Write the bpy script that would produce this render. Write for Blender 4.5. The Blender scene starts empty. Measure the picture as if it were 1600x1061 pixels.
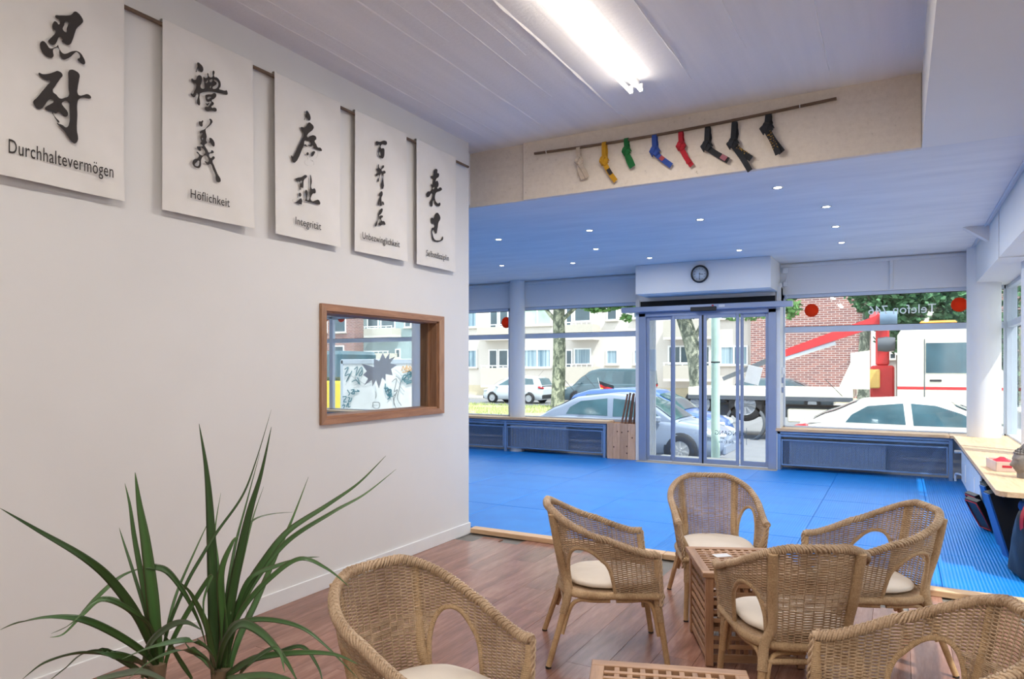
import bpy, bmesh, math, random
from math import sin, cos, pi, radians, atan2, sqrt, hypot
from mathutils import Vector, Matrix, noise, geometry

# ---------------------------------------------------------------- camera, sky, sun, exposure
SC = bpy.context.scene
COL = SC.collection
F_PX, CX, CY, EYE = 1088.0, 800.0, 574.0, 1.5
YAW = math.atan(606 / F_PX)
SY, CYW = sin(YAW), cos(YAW)
cam_d = bpy.data.cameras.new('camera')
cam = bpy.data.objects.new('camera', cam_d)
COL.objects.link(cam)
cam.location = (0, 0, EYE)
cam.rotation_euler = (pi / 2, 0, YAW)
cam_d.sensor_width = 36
cam_d.lens = 36 * F_PX / 1600
cam_d.shift_y = 43.5 / 1600
cam_d.clip_start = 0.02
cam_d.clip_end = 500
SC.camera = cam

SC.view_settings.view_transform = 'Standard'
SC.view_settings.look = 'None'
SC.view_settings.gamma = 1
SC.view_settings.use_curve_mapping = False
SC.view_settings.exposure = 0.30

world = bpy.data.worlds.new('sky')
SC.world = world
world.use_nodes = True
wn = world.node_tree.nodes
bg = wn['Background']
bg.inputs[0].default_value = (0.88, 0.94, 1.0, 1)
bg.inputs[1].default_value = 2.35

sun_d = bpy.data.lights.new('sun', 'SUN')
sun_d.energy = 5.2
sun_d.angle = radians(0.6)
sun_d.color = (1.0, 0.96, 0.90)
sun = bpy.data.objects.new('sun', sun_d)
COL.objects.link(sun)
SUNV = Vector((1.0, -0.55, 1.83)).normalized()
sun.rotation_euler = SUNV.to_track_quat('Z', 'Y').to_euler()
sun.location = (20, -10, 30)

# ---------------------------------------------------------------- survey helpers: where a sight line meets a real plane
def ray(px, py):
    x = (px - CX) / F_PX
    z = -(py - CY) / F_PX
    return Vector((-SY + x * CYW, CYW + x * SY, z))
def atY(px, py, Y):
    v = ray(px, py); t = Y / v.y
    return Vector((v.x * t, Y, EYE + v.z * t))
def atX(px, py, X):
    v = ray(px, py); t = X / v.x
    return Vector((X, v.y * t, EYE + v.z * t))
def atZ(px, py, Z=0.0):
    v = ray(px, py); t = (Z - EYE) / v.z
    return Vector((v.x * t, v.y * t, Z))
def atD(px, py, D):
    v = ray(px, py)
    return Vector((v.x * D, v.y * D, EYE + v.z * D))

# ---------------------------------------------------------------- mesh accumulator
class MB:
    def __init__(s):
        s.v = []; s.f = []; s.sm = []; s.uv = []
    def add(s, vs, fs, smooth=False, uvs=None):
        b = len(s.v)
        s.v += [tuple(v) for v in vs]
        for i, f in enumerate(fs):
            s.f.append(tuple(b + k for k in f)); s.sm.append(smooth)
            s.uv.append([uvs[k] for k in f] if uvs else [(0, 0)] * len(f))
        return s
    def box(s, x0, x1, y0, y1, z0, z1, c=0.0, mat=None):
        """box, optionally with chamfered edges (c)"""
        if x0 > x1: x0, x1 = x1, x0
        if y0 > y1: y0, y1 = y1, y0
        if z0 > z1: z0, z1 = z1, z0
        if c <= 0:
            vs = [(x, y, z) for z in (z0, z1) for y in (y0, y1) for x in (x0, x1)]
            fs = [(0, 2, 3, 1), (4, 5, 7, 6), (0, 1, 5, 4), (2, 6, 7, 3), (0, 4, 6, 2), (1, 3, 7, 5)]
        else:
            vs = []
            X, Y, Z = (x0, x1), (y0, y1), (z0, z1)
            sg = (1, -1)
            idx = {}
            for i in (0, 1):
                for j in (0, 1):
                    for k in (0, 1):
                        for a in range(3):
                            p = [X[i] + sg[i] * c, Y[j] + sg[j] * c, Z[k] + sg[k] * c]
                            p[a] = (X[i], Y[j], Z[k])[a]
                            idx[(i, j, k, a)] = len(vs); vs.append(tuple(p))
            fs = []
            for i in (0, 1):
                q = [idx[(i, 0, 0, 0)], idx[(i, 1, 0, 0)], idx[(i, 1, 1, 0)], idx[(i, 0, 1, 0)]]
                fs.append(tuple(q if i else q[::-1]))
                q = [idx[(0, i, 0, 1)], idx[(1, i, 0, 1)], idx[(1, i, 1, 1)], idx[(0, i, 1, 1)]]
                fs.append(tuple(q[::-1] if i else q))
                q = [idx[(0, 0, i, 2)], idx[(1, 0, i, 2)], idx[(1, 1, i, 2)], idx[(0, 1, i, 2)]]
                fs.append(tuple(q if i else q[::-1]))
            for i in (0, 1):
                for j in (0, 1):
                    for (A, B, mk) in ((0, 1, lambda t: (i, j, t)), (0, 2, lambda t: (i, t, j)), (1, 2, lambda t: (t, i, j))):
                        q = [idx[mk(0) + (A,)], idx[mk(1) + (A,)], idx[mk(1) + (B,)], idx[mk(0) + (B,)]]
                        fs.append(tuple(q))
            for i in (0, 1):
                for j in (0, 1):
                    for k in (0, 1):
                        fs.append((idx[(i, j, k, 0)], idx[(i, j, k, 1)], idx[(i, j, k, 2)]))
        if mat is not None:
            vs = [tuple(mat @ Vector(v)) for v in vs]
        return s.add(vs, fs)
    def quad(s, a, b, c, d):
        return s.add([a, b, c, d], [(0, 1, 2, 3)], False, [(0, 0), (1, 0), (1, 1), (0, 1)])
    def tube(s, pts, r, n=8, caps=True, up=None, flat=1.0, closed=False, smooth=True):
        """sweep an ellipse along pts; r float or list; flat = second-axis ratio"""
        pts = [Vector(p) for p in pts]
        m = len(pts)
        rs = r if isinstance(r, (list, tuple)) else [r] * m
        T = []
        for i in range(m):
            if closed: d = pts[(i + 1) % m] - pts[(i - 1) % m]
            else: d = pts[min(i + 1, m - 1)] - pts[max(i - 1, 0)]
            T.append(d.normalized() if d.length > 1e-9 else Vector((0, 0, 1)))
        U = Vector(up) if up is not None else (Vector((0, 0, 1)) if abs(T[0].z) < .9 else Vector((1, 0, 0)))
        nrm = (U - T[0] * U.dot(T[0])).normalized()
        vs = []; uvs = []; L = 0
        for i in range(m):
            if up is not None: nrm2 = U - T[i] * U.dot(T[i])
            else: nrm2 = nrm - T[i] * nrm.dot(T[i])
            if nrm2.length > 1e-6: nrm = nrm2.normalized()
            bn = T[i].cross(nrm)
            if i: L += (pts[i] - pts[i - 1]).length
            for k in range(n):
                a = 2 * pi * k / n + (pi / 4 if n == 4 else 0)
                vs.append(pts[i] + (nrm * cos(a) * flat + bn * sin(a)) * rs[i])
                uvs.append((k / n, L))
        fs = []
        for i in range(m if closed else m - 1):
            i2 = (i + 1) % m
            for k in range(n):
                k2 = (k + 1) % n
                fs.append((i * n + k, i * n + k2, i2 * n + k2, i2 * n + k))
        s.add(vs, fs, smooth, uvs)
        if caps and not closed:
            s.add(vs[:n], [tuple(range(n))[::-1]])
            s.add(vs[-n:], [tuple(range(n))])
        return s
    def lathe(s, prof, n=24, c=(0, 0, 0), axis='z', smooth=True, cap=True):
        vs = []
        m = len(prof)
        for i in range(n):
            a = 2 * pi * i / n
            for (r, h) in prof:
                if axis == 'z': p = (c[0] + r * cos(a), c[1] + r * sin(a), c[2] + h)
                elif axis == 'y': p = (c[0] + r * cos(a), c[1] + h, c[2] + r * sin(a))
                else: p = (c[0] + h, c[1] + r * cos(a), c[2] + r * sin(a))
                vs.append(p)
        fs = []
        for i in range(n):
            j = (i + 1) % n
            for k in range(m - 1):
                fs.append((i * m + k, j * m + k, j * m + k + 1, i * m + k + 1))
        s.add(vs, fs, smooth)
        if cap:
            if prof[0][0] > 1e-6: s.add([vs[i * m] for i in range(n)], [tuple(range(n))])
            if prof[-1][0] > 1e-6: s.add([vs[i * m + m - 1] for i in range(n)], [tuple(range(n))])
        return s
    def prism(s, poly, fn0, fn1, smooth=False):
        """polygon (2D) mapped through two functions, closed by a rim; concave allowed"""
        n = len(poly)
        a = [Vector(fn0(*p)) for p in poly]; b = [Vector(fn1(*p)) for p in poly]
        tr = geometry.tessellate_polygon([[Vector((p[0], p[1], 0)) for p in poly]])
        s.add(a, [tuple(t) for t in tr]); s.add(b, [tuple(t)[::-1] for t in tr])
        s.add(a + b, [(i, (i + 1) % n, n + (i + 1) % n, n + i) for i in range(n)], smooth)
        return s
    def grid(s, nu, nv, fn, smooth=True, closed_u=False):
        vs = []; uvs = []
        for i in range(nu):
            for j in range(nv):
                vs.append(fn(i / ((nu if closed_u else nu - 1)), j / (nv - 1))); uvs.append((i / max(nu - 1, 1), j / (nv - 1)))
        fs = []
        for i in range(nu if closed_u else nu - 1):
            i2 = (i + 1) % nu
            for j in range(nv - 1):
                fs.append((i * nv + j, i2 * nv + j, i2 * nv + j + 1, i * nv + j + 1))
        return s.add(vs, fs, smooth, uvs)
    def mesh(s, name, m=None):
        me = bpy.data.meshes.new(name)
        me.from_pydata(s.v, [], s.f)
        me.polygons.foreach_set('use_smooth', s.sm)
        uvl = me.uv_layers.new(name='UVMap')
        flat = []
        for q in s.uv:
            for (a, b) in q: flat += [a, b]
        uvl.data.foreach_set('uv', flat)
        me.validate()
        bm_ = bmesh.new(); bm_.from_mesh(me)
        if len(s.f) < 400: bmesh.ops.recalc_face_normals(bm_, faces=bm_.faces)
        bm_.to_mesh(me); bm_.free()
        me.update()
        if m is not None: me.materials.append(m)
        return me
    def build(s, name, m=None, parent=None, loc=None, rot=None, recalc=True):
        me = s.mesh(name, m)
        if recalc:
            bm = bmesh.new(); bm.from_mesh(me)
            bmesh.ops.recalc_face_normals(bm, faces=bm.faces)
            bm.to_mesh(me); bm.free()
        return link(name, me, parent, loc, rot)

def link(name, data, parent=None, loc=None, rot=None):
    o = bpy.data.objects.new(name, data)
    COL.objects.link(o)
    if parent is not None: o.parent = parent
    if loc is not None: o.location = loc
    if rot is not None: o.rotation_euler = rot
    return o
def tag(o, label=None, cat=None, group=None, kind=None):
    if label: o['label'] = label
    if cat: o['category'] = cat
    if group: o['group'] = group
    if kind: o['kind'] = kind
    return o
def empty(name, loc=(0, 0, 0), rz=0.0, label=None, cat=None, group=None, kind=None):
    o = link(name, None, None, loc, (0, 0, rz))
    o.empty_display_size = .1
    return tag(o, label, cat, group, kind)
def struct(mb, name, m, parent=None):
    o = mb.build(name, m, parent)
    if parent is None: o['kind'] = 'structure'
    return o
def copy_tree(o, parent=None):
    c = o.copy(); COL.objects.link(c); c.parent = parent
    for ch in list(o.children): copy_tree(ch, c)
    return c
def bevel(o, w=.004, seg=2):
    b = o.modifiers.new('bevel', 'BEVEL'); b.width = w; b.segments = seg; b.limit_method = 'ANGLE'
    return o
def bez(pts, n=8):
    """Catmull-Rom through pts"""
    P = [Vector(p) for p in pts]; out = []
    for i in range(len(P) - 1):
        p0 = P[max(i - 1, 0)]; p1 = P[i]; p2 = P[i + 1]; p3 = P[min(i + 2, len(P) - 1)]
        for k in range(n):
            t = k / n
            out.append(.5 * ((2 * p1) + (p2 - p0) * t + (2 * p0 - 5 * p1 + 4 * p2 - p3) * t * t + (3 * p1 - p0 - 3 * p2 + p3) * t ** 3))
    out.append(P[-1])
    return out

# ---------------------------------------------------------------- materials
def srgb(r, g=None, b=None):
    if g is None: r, g, b = r
    f = lambda c: (c / 255 / 12.92) if c / 255 <= .04045 else ((c / 255 + .055) / 1.055) ** 2.4
    return (f(r), f(g), f(b), 1)
class N:
    """tiny node graph wrapper"""
    def __init__(s, name):
        s.m = bpy.data.materials.new(name); s.m.use_nodes = True
        s.t = s.m.node_tree; s.n = s.t.nodes
        s.b = s.n['Principled BSDF']
    def node(s, typ, **kw):
        n = s.n.new(typ)
        for k, v in kw.items():
            if k.startswith('i_'):
                key = k[2:]
                key = int(key) if key.isdigit() else key.replace('_', ' ')
                n.inputs[key].default_value = v
            else: setattr(n, k, v)
        return n
    def l(s, a, b): s.t.links.new(a, b)
    def coords(s, kind='Object', scale=(1, 1, 1), rnd=False):
        tc = s.node('ShaderNodeTexCoord'); mp = s.node('ShaderNodeMapping')
        mp.inputs['Scale'].default_value = scale
        s.l(tc.outputs[kind], mp.inputs['Vector'])
        if rnd:
            oi = s.node('ShaderNodeObjectInfo')
            mu = s.node('ShaderNodeVectorMath', operation='SCALE'); mu.inputs['Scale'].default_value = 37.0
            cb = s.node('ShaderNodeCombineXYZ')
            s.l(oi.outputs['Random'], cb.inputs[0]); s.l(oi.outputs['Random'], cb.inputs[1]); s.l(oi.outputs['Random'], cb.inputs[2])
            s.l(cb.outputs[0], mu.inputs[0]); s.l(mu.outputs[0], mp.inputs['Location'])
        return mp.outputs[0]
    def noise(s, vec, scale=5, detail=4, rough=.55, dist=0):
        n = s.node('ShaderNodeTexNoise'); s.l(vec, n.inputs['Vector'])
        n.inputs['Scale'].default_value = scale; n.inputs['Detail'].default_value = detail
        n.inputs['Roughness'].default_value = rough; n.inputs['Distortion'].default_value = dist
        return n.outputs['Fac']
    def ramp(s, fac, stops):
        r = s.node('ShaderNodeValToRGB'); s.l(fac, r.inputs[0])
        e = r.color_ramp.elements
        while len(e) < len(stops): e.new(.5)
        for k, (p, c) in enumerate(stops): e[k].position = p; e[k].color = c
        return r.outputs[0]
    def bump(s, h, strength=.3, dist=.01, prev=None):
        b = s.node('ShaderNodeBump'); s.l(h, b.inputs['Height'])
        b.inputs['Strength'].default_value = strength; b.inputs['Distance'].default_value = dist
        if prev is not None: s.l(prev, b.inputs['Normal'])
        return b.outputs[0]
    def math(s, op, a, b=None, v=None):
        m = s.node('ShaderNodeMath', operation=op)
        s.l(a, m.inputs[0])
        if b is not None: s.l(b, m.inputs[1])
        if v is not None: m.inputs[1].default_value = v
        return m.outputs[0]
def pbr(name, col, rough=.6, metal=0, spec=.5, var=.08, scale=6, bump=0, bscale=None, bdist=.004, coord='Object', coat=0):
    g = N(name); b = g.b
    b.inputs['Roughness'].default_value = rough; b.inputs['Metallic'].default_value = metal
    b.inputs['Specular IOR Level'].default_value = spec
    if coat: b.inputs['Coat Weight'].default_value = coat
    c = srgb(*col) if max(col) > 1 else tuple(col) + (1,)
    v = g.coords(coord)
    f = g.noise(v, scale, 4)
    lo = tuple(x * (1 - var) for x in c[:3]) + (1,); hi = tuple(min(1, x * (1 + var)) for x in c[:3]) + (1,)
    g.l(g.ramp(f, [(.3, lo), (.7, hi)]), b.inputs['Base Color'])
    if bump:
        f2 = g.noise(v, bscale or scale * 8, 5)
        g.l(g.bump(f2, bump, bdist), b.inputs['Normal'])
    return g.m
def wood(name, a, b_, scale=(1, 1, 1), rough=.5, axis=0, knots=True, dist=.001, coat=0, rnd=True):
    """grain running along the given object axis"""
    g = N(name); b = g.b
    sc = [14, 14, 14]; sc[axis] = 1.3
    sc = [p * q for p, q in zip(sc, scale)]
    v = g.coords('Object', tuple(sc), rnd)
    f = g.noise(v, 2.2, 5, .6, .6)
    f2 = g.noise(v, 11, 3, .6)
    mx = g.math('ADD', g.math('MULTIPLY', f, v=.75), g.math('MULTIPLY', f2, v=.25))
    ca, cb = srgb(*a), srgb(*b_)
    col = g.ramp(mx, [(.32, ca), (.5, tuple((x + y) / 2 for x, y in zip(ca, cb))), (.68, cb)])
    if rnd:
        oi = g.node('ShaderNodeObjectInfo')
        hs = g.node('ShaderNodeHueSaturation')
        mr = g.node('ShaderNodeMapRange'); mr.inputs['To Min'].default_value = .82; mr.inputs['To Max'].default_value = 1.16
        g.l(oi.outputs['Random'], mr.inputs['Value']); g.l(mr.outputs[0], hs.inputs['Value']); g.l(col, hs.inputs['Color'])
        col = hs.outputs[0]
    g.l(col, b.inputs['Base Color'])
    b.inputs['Roughness'].default_value = rough
    if coat: b.inputs['Coat Weight'].default_value = coat; b.inputs['Coat Roughness'].default_value = .2
    g.l(g.bump(f2, .25, dist), b.inputs['Normal'])
    return g.m
def emit(name, col, strength):
    g = N(name)
    g.b.inputs['Base Color'].default_value = tuple(col) + (1,)
    g.b.inputs['Emission Color'].default_value = tuple(col) + (1,)
    g.b.inputs['Emission Strength'].default_value = strength
    return g.m
def glass(name, tint=(.96, .985, .985), gloss=.07, fr=.55):
    g = N(name); g.n.remove(g.b)
    tr = g.node('ShaderNodeBsdfTransparent'); tr.inputs[0].default_value = tuple(tint) + (1,)
    gl = g.node('ShaderNodeBsdfGlossy'); gl.inputs['Roughness'].default_value = .02
    lw = g.node('ShaderNodeLayerWeight'); lw.inputs[0].default_value = .35
    mr = g.math('MULTIPLY', lw.outputs['Fresnel'], v=fr)
    mr = g.math('ADD', mr, v=gloss * .3)
    mx = g.node('ShaderNodeMixShader')
    g.l(mr, mx.inputs[0]); g.l(tr.outputs[0], mx.inputs[1]); g.l(gl.outputs[0], mx.inputs[2])
    g.l(mx.outputs[0], g.n['Material Output'].inputs[0])
    return g.m

M = {}
M['plaster'] = pbr('white plaster', (224, 223, 221), .85, var=.025, scale=1.3, bump=.12, bscale=60, bdist=.002)
M['plaster_cool'] = pbr('white painted wall', (222, 222, 222), .8, var=.02, scale=1.3, bump=.1, bscale=50, bdist=.002)
M['skirting'] = pbr('white skirting', (228, 228, 228), .5, var=.02)
M['frame_metal'] = pbr('grey white window metal', (190, 200, 214), .4, var=.03)
M['door_metal'] = pbr('grey door aluminium', (150, 162, 188), .35, metal=.35, var=.03)
M['glass'] = glass('window glass', fr=.3)
M['glass_clear'] = glass('clear pane', (.96, .98, .98), .02, .06)
M['black'] = pbr('black plastic', (22, 23, 26), .45)
M['dark_gap'] = pbr('dark recess', (30, 32, 38), .9)
M['white_plastic'] = pbr('white plastic', (225, 226, 228), .4)
M['cushion'] = pbr('cream cushion', (226, 216, 203), .95, var=.03, scale=9, bump=.25, bscale=220, bdist=.001)
M['pine'] = wood('pale pine', (186, 148, 112), (222, 188, 150), axis=0, rough=.55)
M['pine_y'] = wood('pale pine along y', (196, 160, 122), (228, 196, 158), axis=1, rough=.5)
M['pine_z'] = wood('pale pine upright', (180, 140, 112), (214, 176, 146), axis=2, rough=.6)
M['oak'] = wood('oiled oak frame', (138, 94, 68), (182, 134, 100), axis=1, rough=.55, rnd=False)
M['acacia'] = wood('acacia', (140, 102, 74), (190, 150, 114), axis=0, rough=.5)
M['acacia_z'] = wood('acacia upright', (138, 98, 72), (182, 140, 106), axis=2, rough=.5)
M['dark_wood'] = wood('brown rod wood', (84, 66, 52), (124, 102, 82), axis=1, rough=.7, rnd=False)
M['dark_wood_x'] = wood('brown rod wood x', (84, 66, 52), (124, 102, 82), axis=0, rough=.7, rnd=False)
M['stick'] = wood('brown stick', (92, 64, 52), (136, 100, 82), axis=2, rough=.6)
M['radiator_blue'] = pbr('blue grey radiator paint', (205, 220, 238), .45, var=.03)
M['cover_blue'] = pbr('blue grey cover paint', (112, 142, 182), .5, var=.04)
def ceiling_mat():
    g = N('board marked concrete'); b = g.b
    b.inputs['Roughness'].default_value = .9
    v = g.coords('Object', (3.2, .22, 1))
    n1 = g.noise(v, 2.0, 5, .6)
    v2 = g.coords('Object')
    n2 = g.noise(v2, 30, 6, .7)
    w = g.node('ShaderNodeTexWave', wave_type='BANDS', bands_direction='X'); g.l(v2, w.inputs['Vector'])
    w.inputs['Scale'].default_value = 1.15; w.inputs['Distortion'].default_value = .35; w.inputs['Detail'].default_value = 3; w.inputs['Detail Scale'].default_value = 1.5
    r = g.ramp(w.outputs['Fac'], [(0, (0, 0, 0, 1)), (.93, (0, 0, 0, 1)), (.985, (1, 1, 1, 1))])
    a = g.bump(n1, .12, .012)
    a = g.bump(n2, .45, .005, a)
    a = g.bump(r, .2, .005, a)
    g.l(a, b.inputs['Normal'])
    g.l(g.ramp(n1, [(.2, srgb(220, 218, 216)), (.8, srgb(236, 233, 230))]), b.inputs['Base Color'])
    return g.m
M['concrete'] = ceiling_mat()
def beam_mat():
    g = N('painted rough beam'); b = g.b
    b.inputs['Roughness'].default_value = .9
    v = g.coords('Object'); vs = g.coords('Object', (.5, 1, 7))
    n1 = g.noise(vs, 1.6, 4); n2 = g.noise(v, 26, 6, .75)
    pits = g.ramp(n2, [(0, (0, 0, 0, 1)), (.30, (0, 0, 0, 1)), (.36, (1, 1, 1, 1))])
    a = g.bump(n1, .5, .015); a = g.bump(pits, .6, .004, a)
    g.l(a, b.inputs['Normal'])
    g.l(g.ramp(n2, [(.27, srgb(120, 112, 104)), (.33, srgb(214, 204, 192)), (.8, srgb(228, 219, 207))]), b.inputs['Base Color'])
    return g.m
M['beam'] = beam_mat()
def lowceil():
    g = N('painted smooth ceiling'); b = g.b
    b.inputs['Roughness'].default_value = .75
    v = g.coords('Object', (1, 4, 1)); n = g.noise(v, 1.2, 5)
    g.l(g.ramp(n, [(.3, srgb(212, 214, 218)), (.7, srgb(226, 227, 229))]), b.inputs['Base Color'])
    g.l(g.bump(n, .3, .01), b.inputs['Normal'])
    return g.m
M['lowceil'] = lowceil()
def laminate():
    g = N('red brown laminate'); b = g.b
    v = g.coords('Object', (9, 1.1, 9), True)
    n1 = g.noise(v, 1.2, 5, .6, .8); n2 = g.noise(v, 9, 4, .6)
    mx = g.math('ADD', g.math('MULTIPLY', n1, v=.7), g.math('MULTIPLY', n2, v=.3))
    c = g.ramp(mx, [(.3, srgb(112, 76, 62)), (.5, srgb(144, 102, 86)), (.68, srgb(172, 130, 112))])
    oi = g.node('ShaderNodeObjectInfo'); hs = g.node('ShaderNodeHueSaturation')
    mr = g.node('ShaderNodeMapRange'); mr.inputs['To Min'].default_value = .88; mr.inputs['To Max'].default_value = 1.12
    g.l(oi.outputs['Random'], mr.inputs['Value']); g.l(mr.outputs[0], hs.inputs['Value']); g.l(c, hs.inputs['Color'])
    g.l(hs.outputs[0], b.inputs['Base Color'])
    b.inputs['Roughness'].default_value = .26
    g.l(g.bump(n2, .12, .001), b.inputs['Normal'])
    return g.m
M['laminate'] = laminate()
def matblue():
    g = N('blue ribbed mat foam'); b = g.b
    v = g.coords('Object')
    w = g.node('ShaderNodeTexWave', wave_type='BANDS', bands_direction='X'); g.l(v, w.inputs['Vector'])
    w.inputs['Scale'].default_value = 14.0; w.inputs['Distortion'].default_value = 0.15
    n = g.noise(v, 3, 4)
    g.l(g.ramp(n, [(.3, srgb(0, 122, 212)), (.7, srgb(8, 134, 222))]), b.inputs['Base Color'])
    a = g.bump(w.outputs['Fac'], .6, .004)
    n2 = g.noise(v, 1.6, 2); a = g.bump(n2, .12, .02, a)
    g.l(a, b.inputs['Normal'])
    b.inputs['Roughness'].default_value = .42
    b.inputs['Specular IOR Level'].default_value = .6
    return g.m
M['mat'] = matblue()
def weave_mat(name, a, b_, coil=0.0, rough=.55):
    g = N(name); b = g.b
    v = g.coords('Object'); n = g.noise(v, 9, 3); n2 = g.noise(v, 160, 2)
    mx = g.math('ADD', g.math('MULTIPLY', n, v=.55), g.math('MULTIPLY', n2, v=.45))
    g.l(g.ramp(mx, [(.34, srgb(*a)), (.66, srgb(*b_))]), b.inputs['Base Color'])
    b.inputs['Roughness'].default_value = rough
    b.inputs['Specular IOR Level'].default_value = .35
    if coil:
        uv = g.coords('UV')
        w = g.node('ShaderNodeTexWave', wave_type='BANDS', bands_direction='Y'); g.l(uv, w.inputs['Vector'])
        w.inputs['Scale'].default_value = coil; w.inputs['Distortion'].default_value = 1.2
        w.inputs['Detail Scale'].default_value = 20
        g.l(g.bump(w.outputs['Fac'], .7, .002), b.inputs['Normal'])
    return g.m
M['wicker'] = weave_mat('wicker strand', (152, 124, 96), (214, 188, 158))
M['wicker_wrap'] = weave_mat('cane wrapping', (166, 134, 98), (212, 182, 144), coil=48)
M['cane'] = weave_mat('bare cane pole', (164, 130, 92), (206, 172, 130), rough=.4)
M['cap'] = pbr('dark rubber foot', (40, 34, 30), .8)

# ================================================================ THE ROOM
WL = -3.408        # face of the scroll wall
WEND = 5.315       # where it ends
BEAM_Y = 5.60
ZC, ZL = 3.53, 3.02
XS = .133          # long soffit on the right starts here
YF = 10.95         # plane of the shop windows
YB = 10.60         # front of the radiator covers and the door
XR = 1.25          # plane of the windows on the right

# --- floor: screed with laminate planks on the near side, rubber mats beyond
fl = MB().box(-14, XR + .12, -4.2, YF + .1, -.25, -.012)
floor = struct(fl, 'floor', pbr('screed', (120, 116, 110), .9))
pw, pl = .192, 1.285
pm = MB().box(-pw / 2 + .0006, pw / 2 - .0006, -pl / 2 + .0006, pl / 2 - .0006, -.012, 0, .0008).mesh('plank', M['laminate'])
rnd = random.Random(5)
cols = int((XR - WL) / pw) + 1
for i in range(cols):
    x = WL + pw * (i + .5)
    y = -1.2 - rnd.random() * pl
    while y < 5.5:
        y0, y1 = y - pl / 2, y + pl / 2
        if y1 > 5.40:
            y1 = 5.40
            if y1 - y0 > .004:
                MB().box(-pw / 2 + .0006, pw / 2 - .0006, -(y1 - y0) / 2, (y1 - y0) / 2, -.012, 0, .0008).build('plank', M['laminate'], floor, (x, (y0 + y1) / 2, 0))
            break
        link('plank', pm, floor, (x, y, rnd.uniform(-.0004, .0002)))
        y += pl
# wooden edge strip between laminate and mats, as three lengths
es = empty('floor_edge_strip', (0, 0, 0), label='pale pine edging strip between brown laminate and the blue mats', cat='edging')
for (a, b) in ((WL + .0, -1.62), (-1.617, .1), (.103, XR)):
    k0 = 5.318 + (a - WL) * .0; k1 = 5.318
    MB().box(a, b, 5.325, 5.43, 0.0, .042, .004).build('board', M['pine'], es)
mats = empty('floor_mats', (0, 0, 0), kind='structure')
mm = MB().box(-.4985, .4985, -.4985, .4985, -.012, .03, .004).mesh('mat', M['mat'])
ix = 0
for i in range(-11, 2):
    for j in range(6):
        x0 = i * 1.0 + .25; y0 = 5.44 + j
        if x0 < -11: continue
        x1, y1 = min(x0 + 1, XR - .02), min(y0 + 1, YB + .3)
        if x1 - x0 > .995 and y1 - y0 > .995:
            link('mat', mm, mats, (x0 + .5, y0 + .5, rnd.uniform(-.0015, .0015)))
        elif x1 - x0 > .05 and y1 - y0 > .05:
            MB().box(x0 + .0015, x1 - .0015, y0 + .0015, y1 - .0015, -.012, .03, .004).build('mat', M['mat'], mats)

# --- scroll wall with the inner window cut out
w0, w1, z0, z1 = 3.50, 4.83, 1.15, 1.89
T = .16
wl = MB()
wl.box(WL - T, WL, -4.2, w0, -.02, ZC + .1)
wl.box(WL - T, WL, w1, WEND, -.02, ZC + .1)
wl.box(WL - T, WL, w0, w1, -.02, z0)
wl.box(WL - T, WL, w0, w1, z1, ZC + .1)
struct(wl, 'wall_left', M['plaster'])
bb = MB()
for (a, b) in ((-4.2, -1.9), (-1.897, .45), (.453, 2.85), (2.853, 3.92), (3.923, WEND)):
    bb.box(WL, WL + .013, a, b, 0, .098, .002)
bb.box(WL - T - .002, WL + .013, WEND, WEND + .013, 0, .098, .002)
struct(bb, 'baseboard_left', M['skirting'])
# timber frame of the inner window
fw = empty('window_1', (0, 0, 0), kind='structure')
fa, fb, fz0, fz1 = 3.458, 4.897, 1.111, 1.931
t_ = .022
def mitre(parent, m):
    # picture-frame architrave on the room side, mitred pieces of trapezium outline
    o = [(fa, fz0), (fb, fz0), (fb, fz1), (fa, fz1)]; i = [(w0 + .006, z0 + .006), (w1 - .006, z0 + .006), (w1 - .006, z1 - .006), (w0 + .006, z1 - .006)]
    for k in range(4):
        k2 = (k + 1) % 4
        poly = [o[k], o[k2], i[k2], i[k]]
        c = (sum(p[0] for p in poly) / 4, sum(p[1] for p in poly) / 4)
        ob = MB().prism(poly, lambda y, z: (WL + .001, y, z), lambda y, z: (WL + t_, y, z)).build('frame_piece', M['oak'] if k % 2 == 0 else M['acacia_z'], parent)
        bevel(ob, .002, 1)
mitre(fw, None)
# deep lining boards
lin = M['oak']
MB().box(WL - T - .01, WL + .004, w0, w0 + .02, z0, z1, .002).build('lining_board', M['acacia_z'], fw)
MB().box(WL - T - .01, WL + .004, w1 - .02, w1, z0, z1, .002).build('lining_board', M['acacia_z'], fw)
MB().box(WL - T - .01, WL + .004, w0, w1, z0, z0 + .02, .002).build('lining_board', lin, fw)
MB().box(WL - T - .01, WL + .004, w0, w1, z1 - .02, z1, .002).build('lining_board', lin, fw)
MB().box(WL - .085, WL - .081, w0 + .02, w1 - .02, z0 + .02, z1 - .02).build('pane', M['glass_clear'], fw)
MB().box(WL - .095, WL - .070, w1 - .032, w1 - .02, z0 + .02, z1 - .02, .001).build('glazing_bead', M['acacia_z'], fw)

# --- ceilings
c = MB()
c.box(WL - T, XS, -4.2, BEAM_Y, ZC, ZC + .2)
struct(c, 'ceiling', M['concrete'])
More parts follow.
